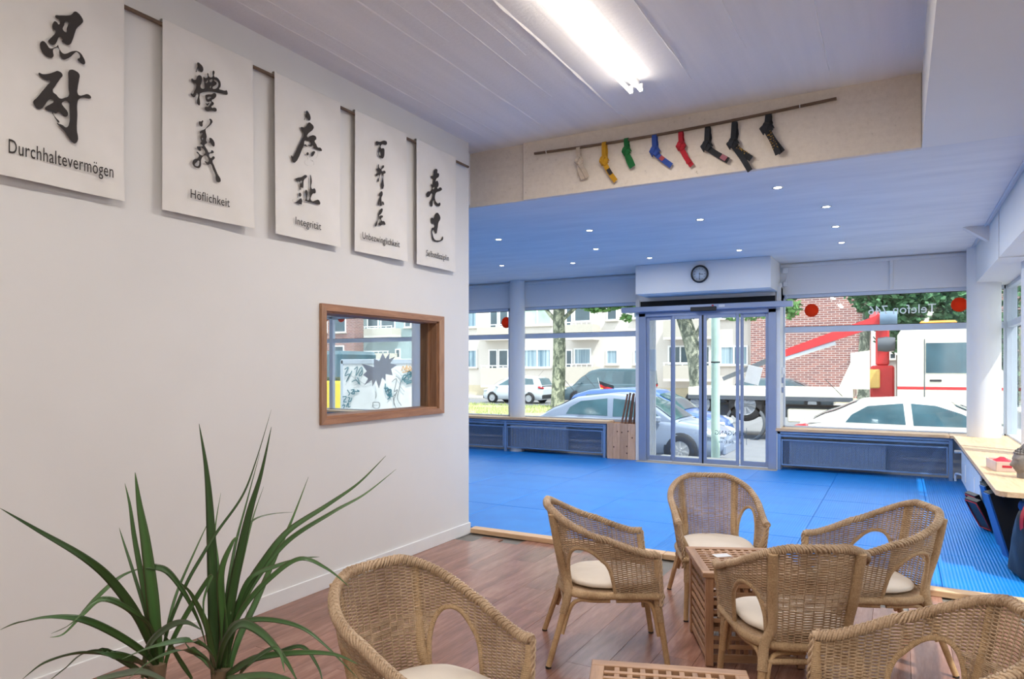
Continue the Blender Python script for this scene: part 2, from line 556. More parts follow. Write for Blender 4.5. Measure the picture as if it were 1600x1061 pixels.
# raised seams left by the shuttering boards, real ridges of dripped concrete
cr = random.Random(3)
ce = bpy.data.objects['ceiling']
ridges = [(-3.05, .6, 5.5, .0035), (-2.62, .9, 5.4, .006), (-2.28, .5, 4.7, .0035), (-1.96, .5, 5.55, .010), (-1.28, .4, 4.9, .008), (-.86, .5, 4.6, .004), (-.42, .6, 5.4, .005), (-3.2, 2.2, 5.2, .004), (-2.45, 1.5, 3.6, .003), (-2.12, 1.6, 4.0, .003)]
for (x, a, b, h) in ridges:
    n = int((b - a) / .035); m = MB(); vs = []
    for i in range(n + 1):
        y = a + (b - a) * i / n
        w = h * (1.1 + .9 * noise.noise(Vector((x * 9, y * 7, 0)))) * (1 if .04 < i / n < .96 else .2)
        xx = x + .012 * noise.noise(Vector((x * 3, y * 1.7, 4)))
        vs += [(xx - w, y, ZC + .001), (xx, y, ZC - max(.0015, w * .9)), (xx + w * .8, y, ZC + .001)]
    m.add(vs, [(3 * i + k, 3 * i + k + 1, 3 * i + k + 4, 3 * i + k + 3) for i in range(n) for k in (0, 1)])
    m.build('ridge', M['concrete'], ce)
c = MB()
c.box(-14, XR + .1, BEAM_Y + .0, YF + .15, ZL, ZC + .2)
struct(c, 'ceiling_lower', M['lowceil'])
c = MB()
c.box(XS, XR + .1, -4.2, BEAM_Y - .002, ZL, ZC + .2)
struct(c, 'ceiling_soffit_right', M['plaster'])
# rough downstand beam that carries the belts: two castings, the left one set back
b1 = MB().box(-2.986, XS - .002, BEAM_Y - .035, BEAM_Y + .02, ZL - .004, ZC + .01, .004)
struct(b1, 'trim_1', M['beam'])
b2 = MB().box(-3.9, -2.99, BEAM_Y - .006, BEAM_Y + .02, ZL - .003, ZC + .01, .003)
struct(b2, 'trim_2', M['beam'])

# --- far wall: lintel over the shop windows, plinth below them
lt = MB()
lt.box(-14, -3.47, YF - .1, YF + .15, 2.56, ZL)
lt.box(-1.53, XR + .12, YF - .1, YF + .15, 2.56, ZL)
lt.box(-3.47, -1.53, YF - .1, YF + .15, 2.7, ZL)
lt.box(-14, -3.6, YF - .02, YF + .15, -.48, .60)
lt.box(-1.55, XR + .12, YF - .02, YF + .15, -.48, .60)
struct(lt, 'wall_far', M['plaster_cool'])
# cable duct along the head and pipe on the lintel
d = MB(); d.box(-14, -3.47, YF - .125, YF - .1, 2.955, 3.0, .003); d.box(-1.53, .8, YF - .125, YF - .1, 2.955, 3.0, .003)
d.box(-.12, -.08, YF - .13, YF - .1, 2.56, 2.96, .003)
struct(d, 'trim_3', M['plaster_cool'])
# lintel on the right-hand windows
r = MB()
r.box(.835, XR + .12, 8.2, YF - .1, 2.56, ZL + .01)
r.box(.835, XR + .12, 3.2, 8.12, 2.56, ZL + .01)
r.box(.87, XR + .1, 8.1, 8.22, 2.62, ZL)
struct(r, 'wall_right', M['plaster_cool'])
r = MB(); r.box(XR - .02, XR + .14, -4.2, YF - .1, -.48, .60); r.box(XR - .02, XR + .14, -4.2, 3.2, -.48, ZL + .5)
struct(r, 'wall_right_low', M['plaster_cool'])
g = MB(); g.box(.79, .815, BEAM_Y, YF - .13, ZL - .012, ZL, .002)
struct(g, 'trim_4', M['frame_metal'])
# little bracket under the ceiling by the right lintel
bk = MB(); bk.prism([(.60, ZL), (.835, ZL), (.835, ZL - .17)], lambda x, z: (x, 8.98, z), lambda x, z: (x, 9.12, z))
struct(bk, 'trim_5', M['plaster_cool'])
# back of the room, behind the photographer
b = MB(); b.box(WL - T, XR + .14, -4.35, -4.2, -.02, ZC + .2); struct(b, 'wall_back', M['plaster'])
b = MB(); b.box(-14.1, -14, BEAM_Y - .5, YF + .1, -.02, ZL + .1); struct(b, 'wall_far_left', M['plaster_cool'])
b = MB(); b.box(-14, WL - T, 2.2, 2.35, -.02, ZC + .2); b.box(-14.1, -14, 2.2, BEAM_Y - .5, -.02, ZC + .2)
struct(b, 'wall_side_room', M['plaster_cool'])
b = MB(); b.box(-14, WL - T, 2.2, BEAM_Y, ZL + .02, ZC + .2)
struct(b, 'ceiling_side_room', M['lowceil'])

# --- shop windows: frames and panes, each bay one window
def bay(x0, x1, idx, z0=.60, z1=2.56, transom=2.05, y=YF, jl=.05, jr=.05):
    w = empty('window_%d' % idx, (0, 0, 0), kind='structure')
    fr = MB()
    fr.box(x0, x0 + jl, y - .045, y + .03, z0, z1, .004); fr.box(x1 - jr, x1, y - .045, y + .03, z0, z1, .004)
    fr.box(x0, x1, y - .045, y + .03, z1 - .05, z1, .004); fr.box(x0, x1, y - .045, y + .03, z0, z0 + .045, .004)
    fr.box(x0 + jl, x1 - jr, y - .045, y + .03, transom - .04, transom + .04, .004)
    fr.build('window_frame', M['frame_metal'], w)
    sl = MB(); sl.box(x0 + jl, x1 - jr, y - .03, y - .02, transom + .04, transom + .047); sl.box(x0 + jl, x1 - jr, y - .03, y - .02, z1 - .058, z1 - .05)
    sl.build('rubber_seal', M['black'], w)
    MB().box(x0 + jl, x1 - jr, y - .004, y + .002, transom + .04, z1 - .05).build('pane', M['glass'], w)
    MB().box(x0 + jl, x1 - jr, y - .004, y + .002, z0 + .045, transom - .04).build('pane', M['glass'], w)
    return w
bay(-13.9, -10.42, 2)
bay(-10.42, -8.1, 3)
bay(-8.1, -6.1, 4)
bay(-6.1, -3.66, 5)
bay(-1.53, .92, 6)
bay(.92, 1.2, 7, jl=.03, jr=.03)
# right-hand windows, running towards the camera
def bay_r(y0, y1, idx):
    w = empty('window_%d' % idx, (0, 0, 0), kind='structure')
    fr = MB(); x = XR
    for (a, b) in ((y0, y0 + .05), (y1 - .05, y1)): fr.box(x - .045, x + .03, a, b, .60, 2.56, .004)
    for (a, b) in ((.60, .645), (2.01, 2.09), (2.51, 2.56)): fr.box(x - .045, x + .03, y0 + .05, y1 - .05, a, b, .004)
    fr.build('window_frame', M['frame_metal'], w)
    MB().box(x - .004, x + .002, y0 + .05, y1 - .05, .645, 2.01).build('pane', M['glass'], w)
    MB().box(x - .004, x + .002, y0 + .05, y1 - .05, 2.09, 2.51).build('pane', M['glass'], w)
bay_r(8.95, YF - .0, 8); bay_r(6.6, 8.95, 9); bay_r(4.9, 6.6, 10); bay_r(3.2, 4.9, 11)
p = MB(); p.box(XR - .06, XR + .06, YF - .06, YF + .06, .6, 2.6, .01); struct(p, 'trim_6', M['frame_metal'])
# round columns standing in the window bench
def column(x, y, r, name, lab):
    m = MB(); m.lathe([(r, .0), (r, ZL + .02)], 40, (x, y, 0)); o = struct(m, name, M['plaster_cool'])
    return o
column(-5.90, 10.79, .135, 'column_1', '')
column(.93, 10.62, .185, 'column_2', '')
column(-8.05, 10.81, .15, 'column_3', '')
column(1.205, 8.6, .14, 'column_4', '')
# strip added outside the right windows, shaped to cut off the sun
aw = MB(); aw.prism([(XR + .15, 2.74), (XR + .36, 2.66), (XR + .36, 2.617), (XR + .34, 2.617), (XR + .34, 2.64), (XR + .15, 2.71)], lambda x, z: (x, 5.0, z), lambda x, z: (x, 10.9, z))
tag(aw.build('sun_blocker', pbr('sun blocker white', (225, 225, 222), .8)), 'pale strip added outside over the windows on the right to block the sun', 'sun_blocker')

# --- automatic door
dr = empty('door_1', (0, 0, 0), kind='structure')
DX0, DX1 = -3.60, -1.55
dm = M['door_metal']
fr = MB()
fr.box(DX0, DX0 + .11, YB - .03, YB + .08, .03, 2.35, .006); fr.box(DX1 - .11, DX1, YB - .03, YB + .08, .03, 2.35, .006)
fr.box(DX0, DX1, YB - .03, YB + .06, 2.29, 2.40, .004)
fr.build('door_frame', dm, dr)
mid = -2.60
def leaf(x0, x1, y, name='door_leaf', sw=.045):
    l = MB(); l.box(x0, x0 + sw, y, y + .035, .05, 2.30, .004); l.box(x1 - sw, x1, y, y + .035, .05, 2.30, .004)
    l.box(x0 + sw, x1 - sw, y, y + .035, .05, .12, .004); l.box(x0 + sw, x1 - sw, y, y + .035, 2.24, 2.30, .004)
    o = l.build(name, dm, dr)
    MB().box(x0 + sw, x1 - sw, y + .014, y + .020, .12, 2.24).build('pane', M['glass'], o)
    return o
leaf(DX0 + .11, -3.06, YB + .03); leaf(-3.07, mid - .012, YB - .02); leaf(mid + .012, -2.07, YB - .02); leaf(-2.06, DX1 - .11, YB + .03)
MB().box(mid - .012, mid + .012, YB - .018, YB + .012, .05, 2.30, .002).build('rubber_seal', M['black'], dr)
MB().box(DX0 - .02, DX1 + .02, YB - .16, YB + .12, .0, .034, .004).build('threshold', pbr('threshold stone', (170, 160, 148), .6), dr)
MB().box(-3.60, -1.56, YB + .02, YB + .10, 2.40, 2.62).build('header_panel', M['plaster_cool'], dr)
MB().box(-3.58, -1.57, YB - .005, YB + .02, 2.445, 2.535).build('dark_slot', M['dark_gap'], dr)
ob = MB(); ob.box(-3.84, -1.32, YB - .17, YB - .03, 2.36, 2.44, .006)
bar = ob.build('operator_bar', dm, dr)
MB().box(-2.74, -2.36, YB - .20, YB - .165, 2.335, 2.40, .006).build('motion_sensor', M['black'], bar)
MB().box(-2.43, -2.40, YB - .185, YB - .17, 2.405, 2.425, .003).build('indicator', pbr('red lens', (190, 40, 40), .3), bar)
MB().box(-2.33, -2.24, YB - .178, YB - .165, 2.385, 2.425, .003).build('label_plate', M['white_plastic'], bar)
# side uprights between door and window wall
sd = MB(); sd.box(DX0 - .06, DX0, YB - .0, YF + .03, .0, 2.56); sd.box(DX1, DX1 + .05, YB + .0, YF + .03, .0, 2.66)
sd.box(-3.66, -1.5, YB + .1, YF + .1, 2.40, 2.72)
struct(sd, 'wall_door_reveal', M['plaster_cool'])
bx = MB(); bx.box(-3.455, -1.535, 10.0, YF - .1, 2.59, ZL - .001, .003)
struct(bx, 'trim_7', M['plaster_cool'])

# clock on the box
ck = empty('wall_clock', (-2.50, 9.996, 2.86), label='round wall clock with black rim above the glass door', cat='clock')
cp = atY(1093, 428, 9.98); ck.location = (cp.x, 9.998, cp.z)
MB().lathe([(.100, 0), (.124, 0), (.127, -.012), (.122, -.03), (.108, -.034), (.104, -.022)], 48, axis='y', cap=False).build('rim', M['black'], ck)
MB().lathe([(0, -.014), (.106, -.014), (.106, 0), (0, 0)], 48, axis='y').build('clock_face', pbr('clock dial', (200, 208, 216), .5), ck)
for k in range(12):
    a = k * pi / 6; m = MB(); L = .014 if k % 3 else .020
    m.box(-.0025, .0025, -.016, -.0145, .084 - L, .084, mat=Matrix.Rotation(a, 4, 'Y')); m.build('hour_mark', M['black'], ck)
m = MB(); m.box(-.0035, .0035, -.019, -.017, -.012, .052, mat=Matrix.Rotation(radians(98), 4, 'Y')); m.build('hour_hand', M['black'], ck)
m = MB(); m.box(-.0028, .0028, -.021, -.019, -.02, .078, mat=Matrix.Rotation(radians(183), 4, 'Y')); m.build('minute_hand', M['black'], ck)
MB().lathe([(0, -.024), (.005, -.024), (.005, -.014)], 12, axis='y').build('centre_pin', M['black'], ck)

# cables and small junction boxes at the right of the door box
jb = empty('junction_box', (-1.46, YF - .12, 2.9), label='small white junction box with cables above the right window corner', cat='junction box')
MB().box(-.035, .035, -.03, .02, -.03, .05, .004).build('housing', M['white_plastic'], jb)
MB().box(-.03, .03, -.025, .02, -.22, -.15, .004).build('housing', M['white_plastic'], jb)
MB().tube(bez([(0, 0, -.03), (.02, -.01, -.09), (0, 0, -.15)]), .006, 6).build('cable', M['white_plastic'], jb)
MB().tube(bez([(0, 0, -.22), (-.03, -.02, -.30), (.03, -.01, -.38), (-.02, 0, -.44), (.0, 0, -.52)]), .004, 6).build('cable', M['white_plastic'], jb)
sw = empty('door_switch', (-1.505, YB + .17, 1.30), label='small grey key switch on the white reveal right of the door', cat='switch')
for (a, b) in ((.10, .20), (-.03, .05), (-.17, -.09)):
    MB().box(-.0, .035, -.03, .03, a, b, .004).build('housing', M['white_plastic'] if a > 0 else M['door_metal'], sw)

# --- window benches and radiator covers
def grille_mat():
    g = N('perforated metal'); b = g.b
    g.n.remove(b)
    v = g.coords('Object')
    ck = g.node('ShaderNodeTexChecker'); ck.inputs['Scale'].default_value = 90
    d = g.node('ShaderNodeBsdfDiffuse'); d.inputs[0].default_value = srgb(74, 100, 136)
    t = g.node('ShaderNodeBsdfTransparent')
    mx = g.node('ShaderNodeMixShader')
    g.l(v, ck.inputs['Vector']); 
    f = g.math('ADD', g.math('MULTIPLY', ck.outputs['Fac'], v=.2), v=.55)
    g.l(f, mx.inputs[0]); g.l(d.outputs[0], mx.inputs[1]); g.l(t.outputs[0], mx.inputs[2])
    g.l(mx.outputs[0], g.n['Material Output'].inputs[0])
    return g.m
M['grille'] = grille_mat()
def radiator(x0, x1, y, z0, z1, parent=None, label=None, grp=None):
    """steel panel radiator with pressed flutes, facing -Y"""
    r = empty('radiator', (0, 0, 0), label=label, cat='radiator', group=grp)
    m = MB(); n = int((x1 - x0) / .05); vs = []; fs = []
    k = n * 6
    prof = []
    for i in range(k + 1):
        x = x0 + (x1 - x0) * i / k; ph = (i % 6)
        prof.append((x, y + (.0 if ph in (0, 1, 5) else .010)))
    for (x, yy) in prof: vs += [(x, yy, z0 + .03), (x, yy, z1 - .03)]
    m.add(vs, [(2 * i, 2 * i + 2, 2 * i + 3, 2 * i + 1) for i in range(k)])
    m.box(x0 - .004, x1 + .004, y - .002, y + .012, z0, z0 + .032, .002); m.box(x0 - .004, x1 + .004, y - .002, y + .012, z1 - .032, z1, .002)
    m.box(x0 - .012, x0, y - .002, y + .09, z0, z1, .002); m.box(x1, x1 + .012, y - .002, y + .09, z0, z1, .002)
    m.build('front_panel', M['radiator_blue'], r)
    MB().box(x0, x1, y + .05, y + .07, z0, z1).build('rear_panel', M['radiator_blue'], r)
    return r
def cover(x0, x1, y, name_label, posts, tops=.62, notch=False):
    cvr = empty('radiator_cover', (0, 0, 0), label=name_label, cat='radiator cover')
    MB().box(x0, x1, y - .0, y + .02, .545, tops - .037, .002).build('fascia', M['cover_blue'], cvr)
    MB().box(x0, x1, y + .01, y + .03, .505, .535, .002).build('rail', M['cover_blue'], cvr)
    for p_ in posts: MB().box(p_ - .022, p_ + .022, y - .004, y + .03, .03, .55, .002).build('post', M['cover_blue'], cvr)
    for a, b in zip(posts[:-1], posts[1:]):
        a += .03; b -= .03
        zb, zt = .10, .47
        f = MB(); e = .018
        f.box(a, b, y - .002, y + .012, zt - e, zt, .001); f.box(a, b, y - .002, y + .012, zb, zb + e, .001)
        f.box(a, a + e, y - .002, y + .012, zb + e, zt - e, .001); f.box(b - e, b, y - .002, y + .012, zb + e, zt - e, .001)
        pf = f.build('panel_frame', M['cover_blue'], cvr)
        MB().box(a + e, b - e, y + .004, y + .006, zb + e, zt - e).build('mesh_panel', M['grille'], pf)
    return cvr
cover(-12.6, -4.16, YB, 'blue-grey mesh radiator cover under the window bench left of the door', [-12.57, -10.3, -8.6, -6.04, -4.19])
radiator(-5.95, -4.9, YB + .05, .10, .50, label='blue-grey panel radiator behind the mesh left of the door', grp=None)
cover(-1.54, .60, YB, 'blue-grey mesh radiator cover under the window bench right of the door', [-1.515, .575])
radiator(-1.37, -.18, YB + .035, .11, .44, label='light blue panel radiator behind the mesh right of the door')
# benches on top
def bench(x0, x1, y0, y1, label, m=M['pine']):
    o = MB().box(x0, x1, y0, y1, .585, .625, .004).build('window_bench', m); tag(o, label, 'bench'); return o
bench(-12.6, -4.13, YB - .03, YF - .04, 'long pale wooden window bench left of the door beneath the round column')
bench(-1.56, .56, YB - .03, YF - .04, 'short pale wooden window bench under the window right of the door')
rb = MB()
poly = [(.60, 6.05), (.60, YB - .06), (.565, YB - .03), (.565, YF - .04), (XR - .03, YF - .04), (XR - .03, 5.98), (.66, 5.98), (.62, 6.0)]
rb.prism(poly, lambda x, y: (x, y, .585), lambda x, y: (x, y, .622))
tag(bevel(rb.build('corner_bench', M['pine_y']), .003, 1), 'deep wooden bench top along the right window holding the stone head', 'bench')
# long radiator and dark grille under the right bench
rr = empty('side_radiator', (0, 0, 0), label='light blue flat radiator under the right-hand bench', cat='radiator')
m = MB(); m.box(.665, .69, 8.0, 10.22, .10, .47, .008); m.build('front_panel', M['radiator_blue'], rr)
MB().box(.74, .76, 8.0, 10.22, .10, .47, .004).build('rear_panel', M['radiator_blue'], rr)
for y in (9.55, 8.45): MB().box(.655, .667, y - .01, y + .01, .17, .38, .004).build('bracket', M['white_plastic'], rr)
m = MB(); m.tube(bez([(.62, 10.50, .05), (.62, 10.50, .13), (.64, 10.44, .155), (.70, 10.25, .155)]), .014, 10); m.build('pipe', M['radiator_blue'], rr)
m = MB(); m.tube([(.60, 10.36, .44), (.72, 10.36, .44)], .02, 12); m.tube([(.67, 10.4, .44), (.70, 10.2, .44)], .012, 8); m.build('valve', M['white_plastic'], rr)
sg = empty('bench_grille', (0, 0, 0), label='dark slatted grille under the front edge of the right-hand bench', cat='grille')
MB().box(.66, .67, 7.6, 10.5, .50, .58).build('backing', M['dark_gap'], sg)
y = 7.65
gm = MB().box(-.004, .004, -.012, .012, -.045, .045).mesh('slat', M['cover_blue'])
while y < 10.5:
    link('slat', gm, sg, (.652, y, .54)); y += .065
MB().box(.64, .652, 6.05, YB - .06, .572, .584).build('rail', M['cover_blue'], sg)
tr = MB(); tr.box(1.08, 1.16, 6.35, 6.43, .03, .585); tag(tr.build('bench_trestle', pbr('grey leg', (120, 126, 134), .6)), 'grey square leg under the near end of the right-hand bench', 'support')

# pine box with sticks left of the door
wb = empty('stick_box', (0, 0, 0), label='knotty pine box beside the door holding brown sticks', cat='box')
X0, X1 = -4.135, -3.665
for (a, b) in ((X0, X0 + .10), (X0 + .102, X0 + .22), (X0 + .222, X0 + .35), (X0 + .352, X1)):
    MB().box(a, b, YB - .02, YB, .03, .60, .002).build('board', M['pine_z'], wb)
MB().box(X0, X0 + .018, YB, YF - .06, .03, .60, .002).build('side_board', M['pine_z'], wb)
MB().box(X1 - .018, X1, YB, YF - .06, .03, .60, .002).build('side_board', M['pine_z'], wb)
MB().box(X0, X1, YF - .08, YF - .06, .03, .60, .002).build('side_board', M['pine_z'], wb)
MB().box(X0, X1 - .0, YB, YF - .06, .03, .05).build('base', M['pine_z'], wb)
kmat = pbr('pine knot', (92, 58, 44), .7)
for (a, z) in ((-3.96, .47), (-3.885, .46), (-4.02, .22), (-3.8, .24), (-3.78, .48), (-3.71, .38), (-3.80, .13)):
    MB().lathe([(0, -.0215), (.011, -.0212), (.013, -.019)], 10, (a, YB, z), axis='y').build('knot', kmat, wb)
sr = random.Random(2)
for k in range(6):
    bx_, by_ = -3.98 + .044 * k, YB + .05 + .03 * (k % 3)
    ob = MB().tube([(bx_ - .04 + .02 * k, by_, .055), (bx_ + .12 - .008 * k + .02, by_ + .08, 1.02 + .05 * sr.random() + .02 * k)], .0165, 8).build('wooden_stick', M['stick'])
    tag(ob, ['leftmost', 'second from the left', 'third from the left', 'fourth from the left', 'fifth from the left', 'rightmost'][k] + ' of the six brown sticks standing in the pine box', 'stick', 'sticks standing in the pine box')

# --- lamps
tl = empty('strip_light', (-1.63, 3.98, ZC), label='twin fluorescent strip light on the rough concrete ceiling', cat='lamp')
tube_m = emit('lit fluorescent tube', (1.0, .92, .82), 9)
def strip(root, L=1.5):
    MB().box(-.022, .022, -L / 2 - .02, L / 2 + .02, -.045, 0, .004).build('housing', M['white_plastic'], root)
    for s in (-1, 1):
        MB().tube([(s * .037, -L / 2, -.075), (s * .037, L / 2, -.075)], .013, 12).build('tube', tube_m, root)
        for e in (-1, 1): MB().box(s * .037 - .012, s * .037 + .012, e * L / 2 - .008, e * L / 2 + .012, -.09, -.03, .002).build('socket', M['white_plastic'], root)
strip(tl)
for (x, y, zz_) in ((-1.63, .9, ZC), (-1.63, -2.2, ZC), (.70, .5, ZL), (.70, -2.2, ZL)):  # unseen strips added to brighten the near part of the room
    t2 = copy_tree(tl); t2.location = (x, y, zz_); t2['label'] = 'added twin strip light out of view, %s %s' % ('on the rough ceiling' if x < 0 else 'on the right soffit', 'above the viewer' if y > 0 else 'near the back wall')
def area(name, loc, sx, sy, power, col=(1, 1, 1), rot=(0, 0, 0), parent=None):
    d = bpy.data.lights.new(name, 'AREA'); d.shape = 'RECTANGLE'; d.size = sx; d.size_y = sy; d.energy = power; d.color = col
    o = bpy.data.objects.new(name, d); COL.objects.link(o); o.location = loc; o.rotation_euler = rot
    if parent is not None: o.parent = parent
    return o
area('strip_lamp', (-1.63, 3.98, ZC - .11), .1, 1.45, 34, (1.0, .92, .83))
for (x, y, z) in ((-1.63, .9, ZC), (-1.63, -2.2, ZC), (.70, .5, ZL), (.70, -2.2, ZL)):  # area lamps of the added unseen strips
    area('strip_lamp', (x, y, z - .11), .1, 1.45, 19, (1.0, .95, .89))
spots = [(779, 374), (921, 360), (931, 389), (895, 411), (1015, 403), (784, 415), (1094, 343), (1155, 391), (1215, 293), (1291, 323), (1306, 354), (1315, 379)]
dl = empty('downlight', (0, 0, 0))
MB().lathe([(.030, -.002), (.046, -.004), (.048, 0), (.046, .0)], 24, cap=False).build('ring', pbr('chrome ring', (200, 200, 205), .25, metal=.8), dl)
MB().lathe([(0, -.003), (.031, -.003)], 24, cap=False).build('lens', emit('lit spot lens', (1, .97, .9), 9), dl)
names = ['leftmost near recessed spotlight, second row from the beam, by the scroll wall', 'recessed spotlight left of the ceiling centre, nearest row', 'recessed spotlight left of the ceiling centre, middle row',
         'recessed spotlight above the left window, last row', 'recessed spotlight just left of the clock box', 'recessed spotlight farthest left above the round column',
         'recessed spotlight in front of the wall clock', 'recessed spotlight at the right end of the clock box', 'largest recessed spotlight, nearest below the black belts', 'recessed spotlight right of centre, second from the belts beam', 'recessed spotlight right of centre, third from the belts beam', 'recessed spotlight right of centre, nearest the far window']
for k, (a, b) in enumerate(spots):
    o = dl if k == 0 else copy_tree(dl)
    q = atZ(a, b, ZL); o.location = (q.x, q.y, ZL)
    tag(o, names[k], 'lamp', 'recessed spotlights in the lower ceiling')
    area('spot_lamp', (q.x, q.y, ZL - .02), .06, .06, 1.5 if q.y > 8.9 else 15, (.96, .98, 1.0))
for (x, y) in ((-6.6, 7.2), (-8.2, 9.3), (-8.2, 7.2), (-10.2, 9.3)):  # unseen spots added to lift the dark side room
    o = copy_tree(dl); o.location = (x, y, ZL); tag(o, 'added fill spotlight hidden behind the scroll wall, %s row, %s' % ('window' if y > 8 else 'beam', 'far left' if x < -9 else 'near left' if x < -7 else 'by the column'), 'lamp'); o.pop('group', None)
    area('spot_lamp', (x, y, ZL - .02), .06, .06, 11, (1, .97, .92))

# ================================================================ WICKER CHAIRS (facing local +x, origin on the floor)
ZS = .375                      # top of the seat ring
HALF = 0.245
def plan(t, s):
    """horseshoe in plan; t 0..1 from the left arm round the back to the right arm, s 0..1 seat to rim"""
    w = .232 + .046 * s + .012 * s * s
    b = .235 + .075 * s
    f = .225 + .03 * (1 - s)
    y0 = -.02
    L1 = f - y0
    L2 = .5 * pi * sqrt((w * w + (b + y0) ** 2) / 2)
    tot = 2 * (L1 + L2)
    d = t * tot
    side = 1
    if d > tot / 2: d = tot - d; side = -1
    if d < L1: x, y = f - d, w
    else:
        a = (d - L1) / L2 * pi / 2
        e = .76
        x = y0 - (b + y0) * (sin(a) ** e if a > 0 else 0)
        y = w * (max(cos(a), 0) ** e)
    return x, side * y
def rim_z(t):
    q = abs(t - .5) * 2            # 0 back .. 1 front
    k = min(1, max(0, (q - .12) / .80))
    k = k * k * (3 - 2 * k) * .45 + k * .55
    return .775 - .205 * k
def shell(t, z):
    rz = rim_z(t)
    s = max(0, (z - ZS) / (.775 - ZS))
    x, y = plan(t, s)
    return Vector((x, y, z))
def shell_n(t, z):
    a = shell(max(0, t - .004), z); b = shell(min(1, t + .004), z)
    d = (b - a); n = Vector((d.y, -d.x, 0))
    return n.normalized()
T0, T1, TOPA = .185, .372, .222          # the arched opening between arm panel and back panel
def arch_z(t):
    """top of the opening at t (for the left side), or None"""
    q = t if t < .5 else 1 - t
    if q <= T0 or q >= T1: return None
    u = (q - (T0 + T1) / 2) / ((T1 - T0) / 2)
    return ZS + TOPA * (1 - abs(u) ** 2.3) ** (1 / 2.1)
def make_chair():
    root = empty('wicker_armchair', (0, 0, 0))
    # ---- woven shell
    ns = 54
    wk = MB()
    dz = .0056
    k = 0
    z = ZS - .012
    rr_ = random.Random(8)
    while z < .775:
        # a row; rows creep down slightly towards the arms
        samples = ns * 3
        run = []
        def flush(run):
            if len(run) >= 3: wk.tube(run, .0029, 4, caps=False, up=(0, 0, 1), flat=.93, smooth=True)
        for i in range(samples + 1):
            t = i / samples
            q = abs(t - .5) * 2
            zz = ZS - .012 + (z - ZS + .012) * (1 - .10 * q * q)
            az = arch_z(t)
            if zz > rim_z(t) - .006 or (az is not None and zz < az + .004):
                flush(run); run = []; continue
            tt = t * ns
            if 26 <= k % 110 <= 38 and q < .42: ph = sin(pi * tt * .5 + pi * ((k // 3) % 2))
            else: ph = sin(pi * tt + pi * (k % 2))
            p = shell(t, zz) + shell_n(t, zz) * (.0036 * ph)
            p.z += .0006 * noise.noise(Vector((t * 30, k, 0)))
            run.append(p)
        flush(run)
        z += dz; k += 1
    wk.build('woven_shell', M['wicker'], root, recalc=False)
    # ---- stakes
    st = MB()
    for i in range(ns + 1):
        t = i / ns
        if t <= 0 or t >= 1: continue
        az = arch_z(t)
        za = (az if az is not None else ZS - .03)
        zb = rim_z(t)
        if zb - za < .02: continue
        n = 7
        st.tube([shell(t, za + (zb - za) * j / n) for j in range(n + 1)], .0032, 4, caps=False)
    st.build('stakes', M['wicker'], root, recalc=False)['kind'] = 'stuff'
    # ---- plaited rim
    def rim_path(n):
        out = []
        for i in range(n + 1):
            t = i / n
            out.append((shell(t, rim_z(t)), shell_n(t, rim_z(t))))
        return out
    rp = rim_path(300)
    br = MB()
    for i in range(0, 296, 2):
        for s in (-1, 1):
            pts = []
            for (f, lat, ver) in ((0, -.003, .0145), (1.6, .008, .0125), (3.0, .0150, .004), (3.8, .0160, -.006), (4.2, .012, -.013)):
                j = min(300, i + f); a = int(j); b = min(300, a + 1); w_ = j - a
                p = rp[a][0].lerp(rp[b][0], w_); nn = rp[a][1]
                pts.append(p + nn * lat * s + Vector((0, 0, ver + .001 * s * (1 if (i // 2) % 2 else -1))))
            br.tube(pts, [.0042, .0052, .0052, .0046, .004], 5, caps=False)
    br.tube([p for p, nn in rp], .0135, 8)
    br.build('plaited_rim', M['wicker'], root, recalc=False)
    # front edge braids of the arm panels, seat level up to the rim
    for t in (.004, .996):
        e = MB()
        zb = rim_z(t)
        base = [shell(t, ZS - .07 + (zb - ZS + .07) * j / 40) for j in range(41)]
        for s in range(3):
            pts = []
            for i, p in enumerate(base):
                th = i * .55 + s * 2 * pi / 3
                pts.append(p + Vector((.007 * cos(th) + .006, .007 * sin(th), 0)))
            e.tube(pts, .0042, 5, up=(1, 0, 0))
        e.tube(base, .0085, 6, up=(1, 0, 0))
        e.build('edge_braid', M['wicker'], root, recalc=False)
    # wrapped hoop of each arched opening
    for side in (0, 1):
        pts = []
        n = 30
        for i in range(n + 1):
            u = -1 + 2 * i / n
            a = math.asin(max(-1, min(1, u)))
            u2 = sin(a * 1.0)
            q = (T0 + T1) / 2 + u2 * (T1 - T0) / 2
            zz = ZS + TOPA * max(0, 1 - abs(u2) ** 2.3) ** (1 / 2.1)
            t = q if side == 0 else 1 - q
            pts.append(shell(t, zz))
        pts = [shell(T0 if side == 0 else 1 - T0, ZS - .035)] + pts + [shell(T1 if side == 0 else 1 - T1, ZS - .03)]
        MB().tube(bez(pts, 2), .0098, 8, up=(0, 0, 1) if False else None).build('arch_hoop', M['wicker_wrap'], root, recalc=False)
    # ---- seat ring and deck
    ring = []
    for i in range(49):
        t = i / 48; x, y = plan(t, 0); ring.append(Vector((x * 1.0, y * .99, ZS - .022)))
    fr = [Vector((.235, -.20 + .4 * i / 8, ZS - .022)) for i in range(9)]
    MB().tube(ring + fr[1:-1], .019, 10, closed=True).build('seat_ring', M['wicker_wrap'], root, recalc=False)
    dk = MB()
    poly = [(p.x * .98, p.y * .98) for p in ring]
    dk.prism(poly, lambda x, y: (x, y, ZS - .012), lambda x, y: (x, y, ZS - .004))
    dk.build('seat_deck', M['wicker'], root)
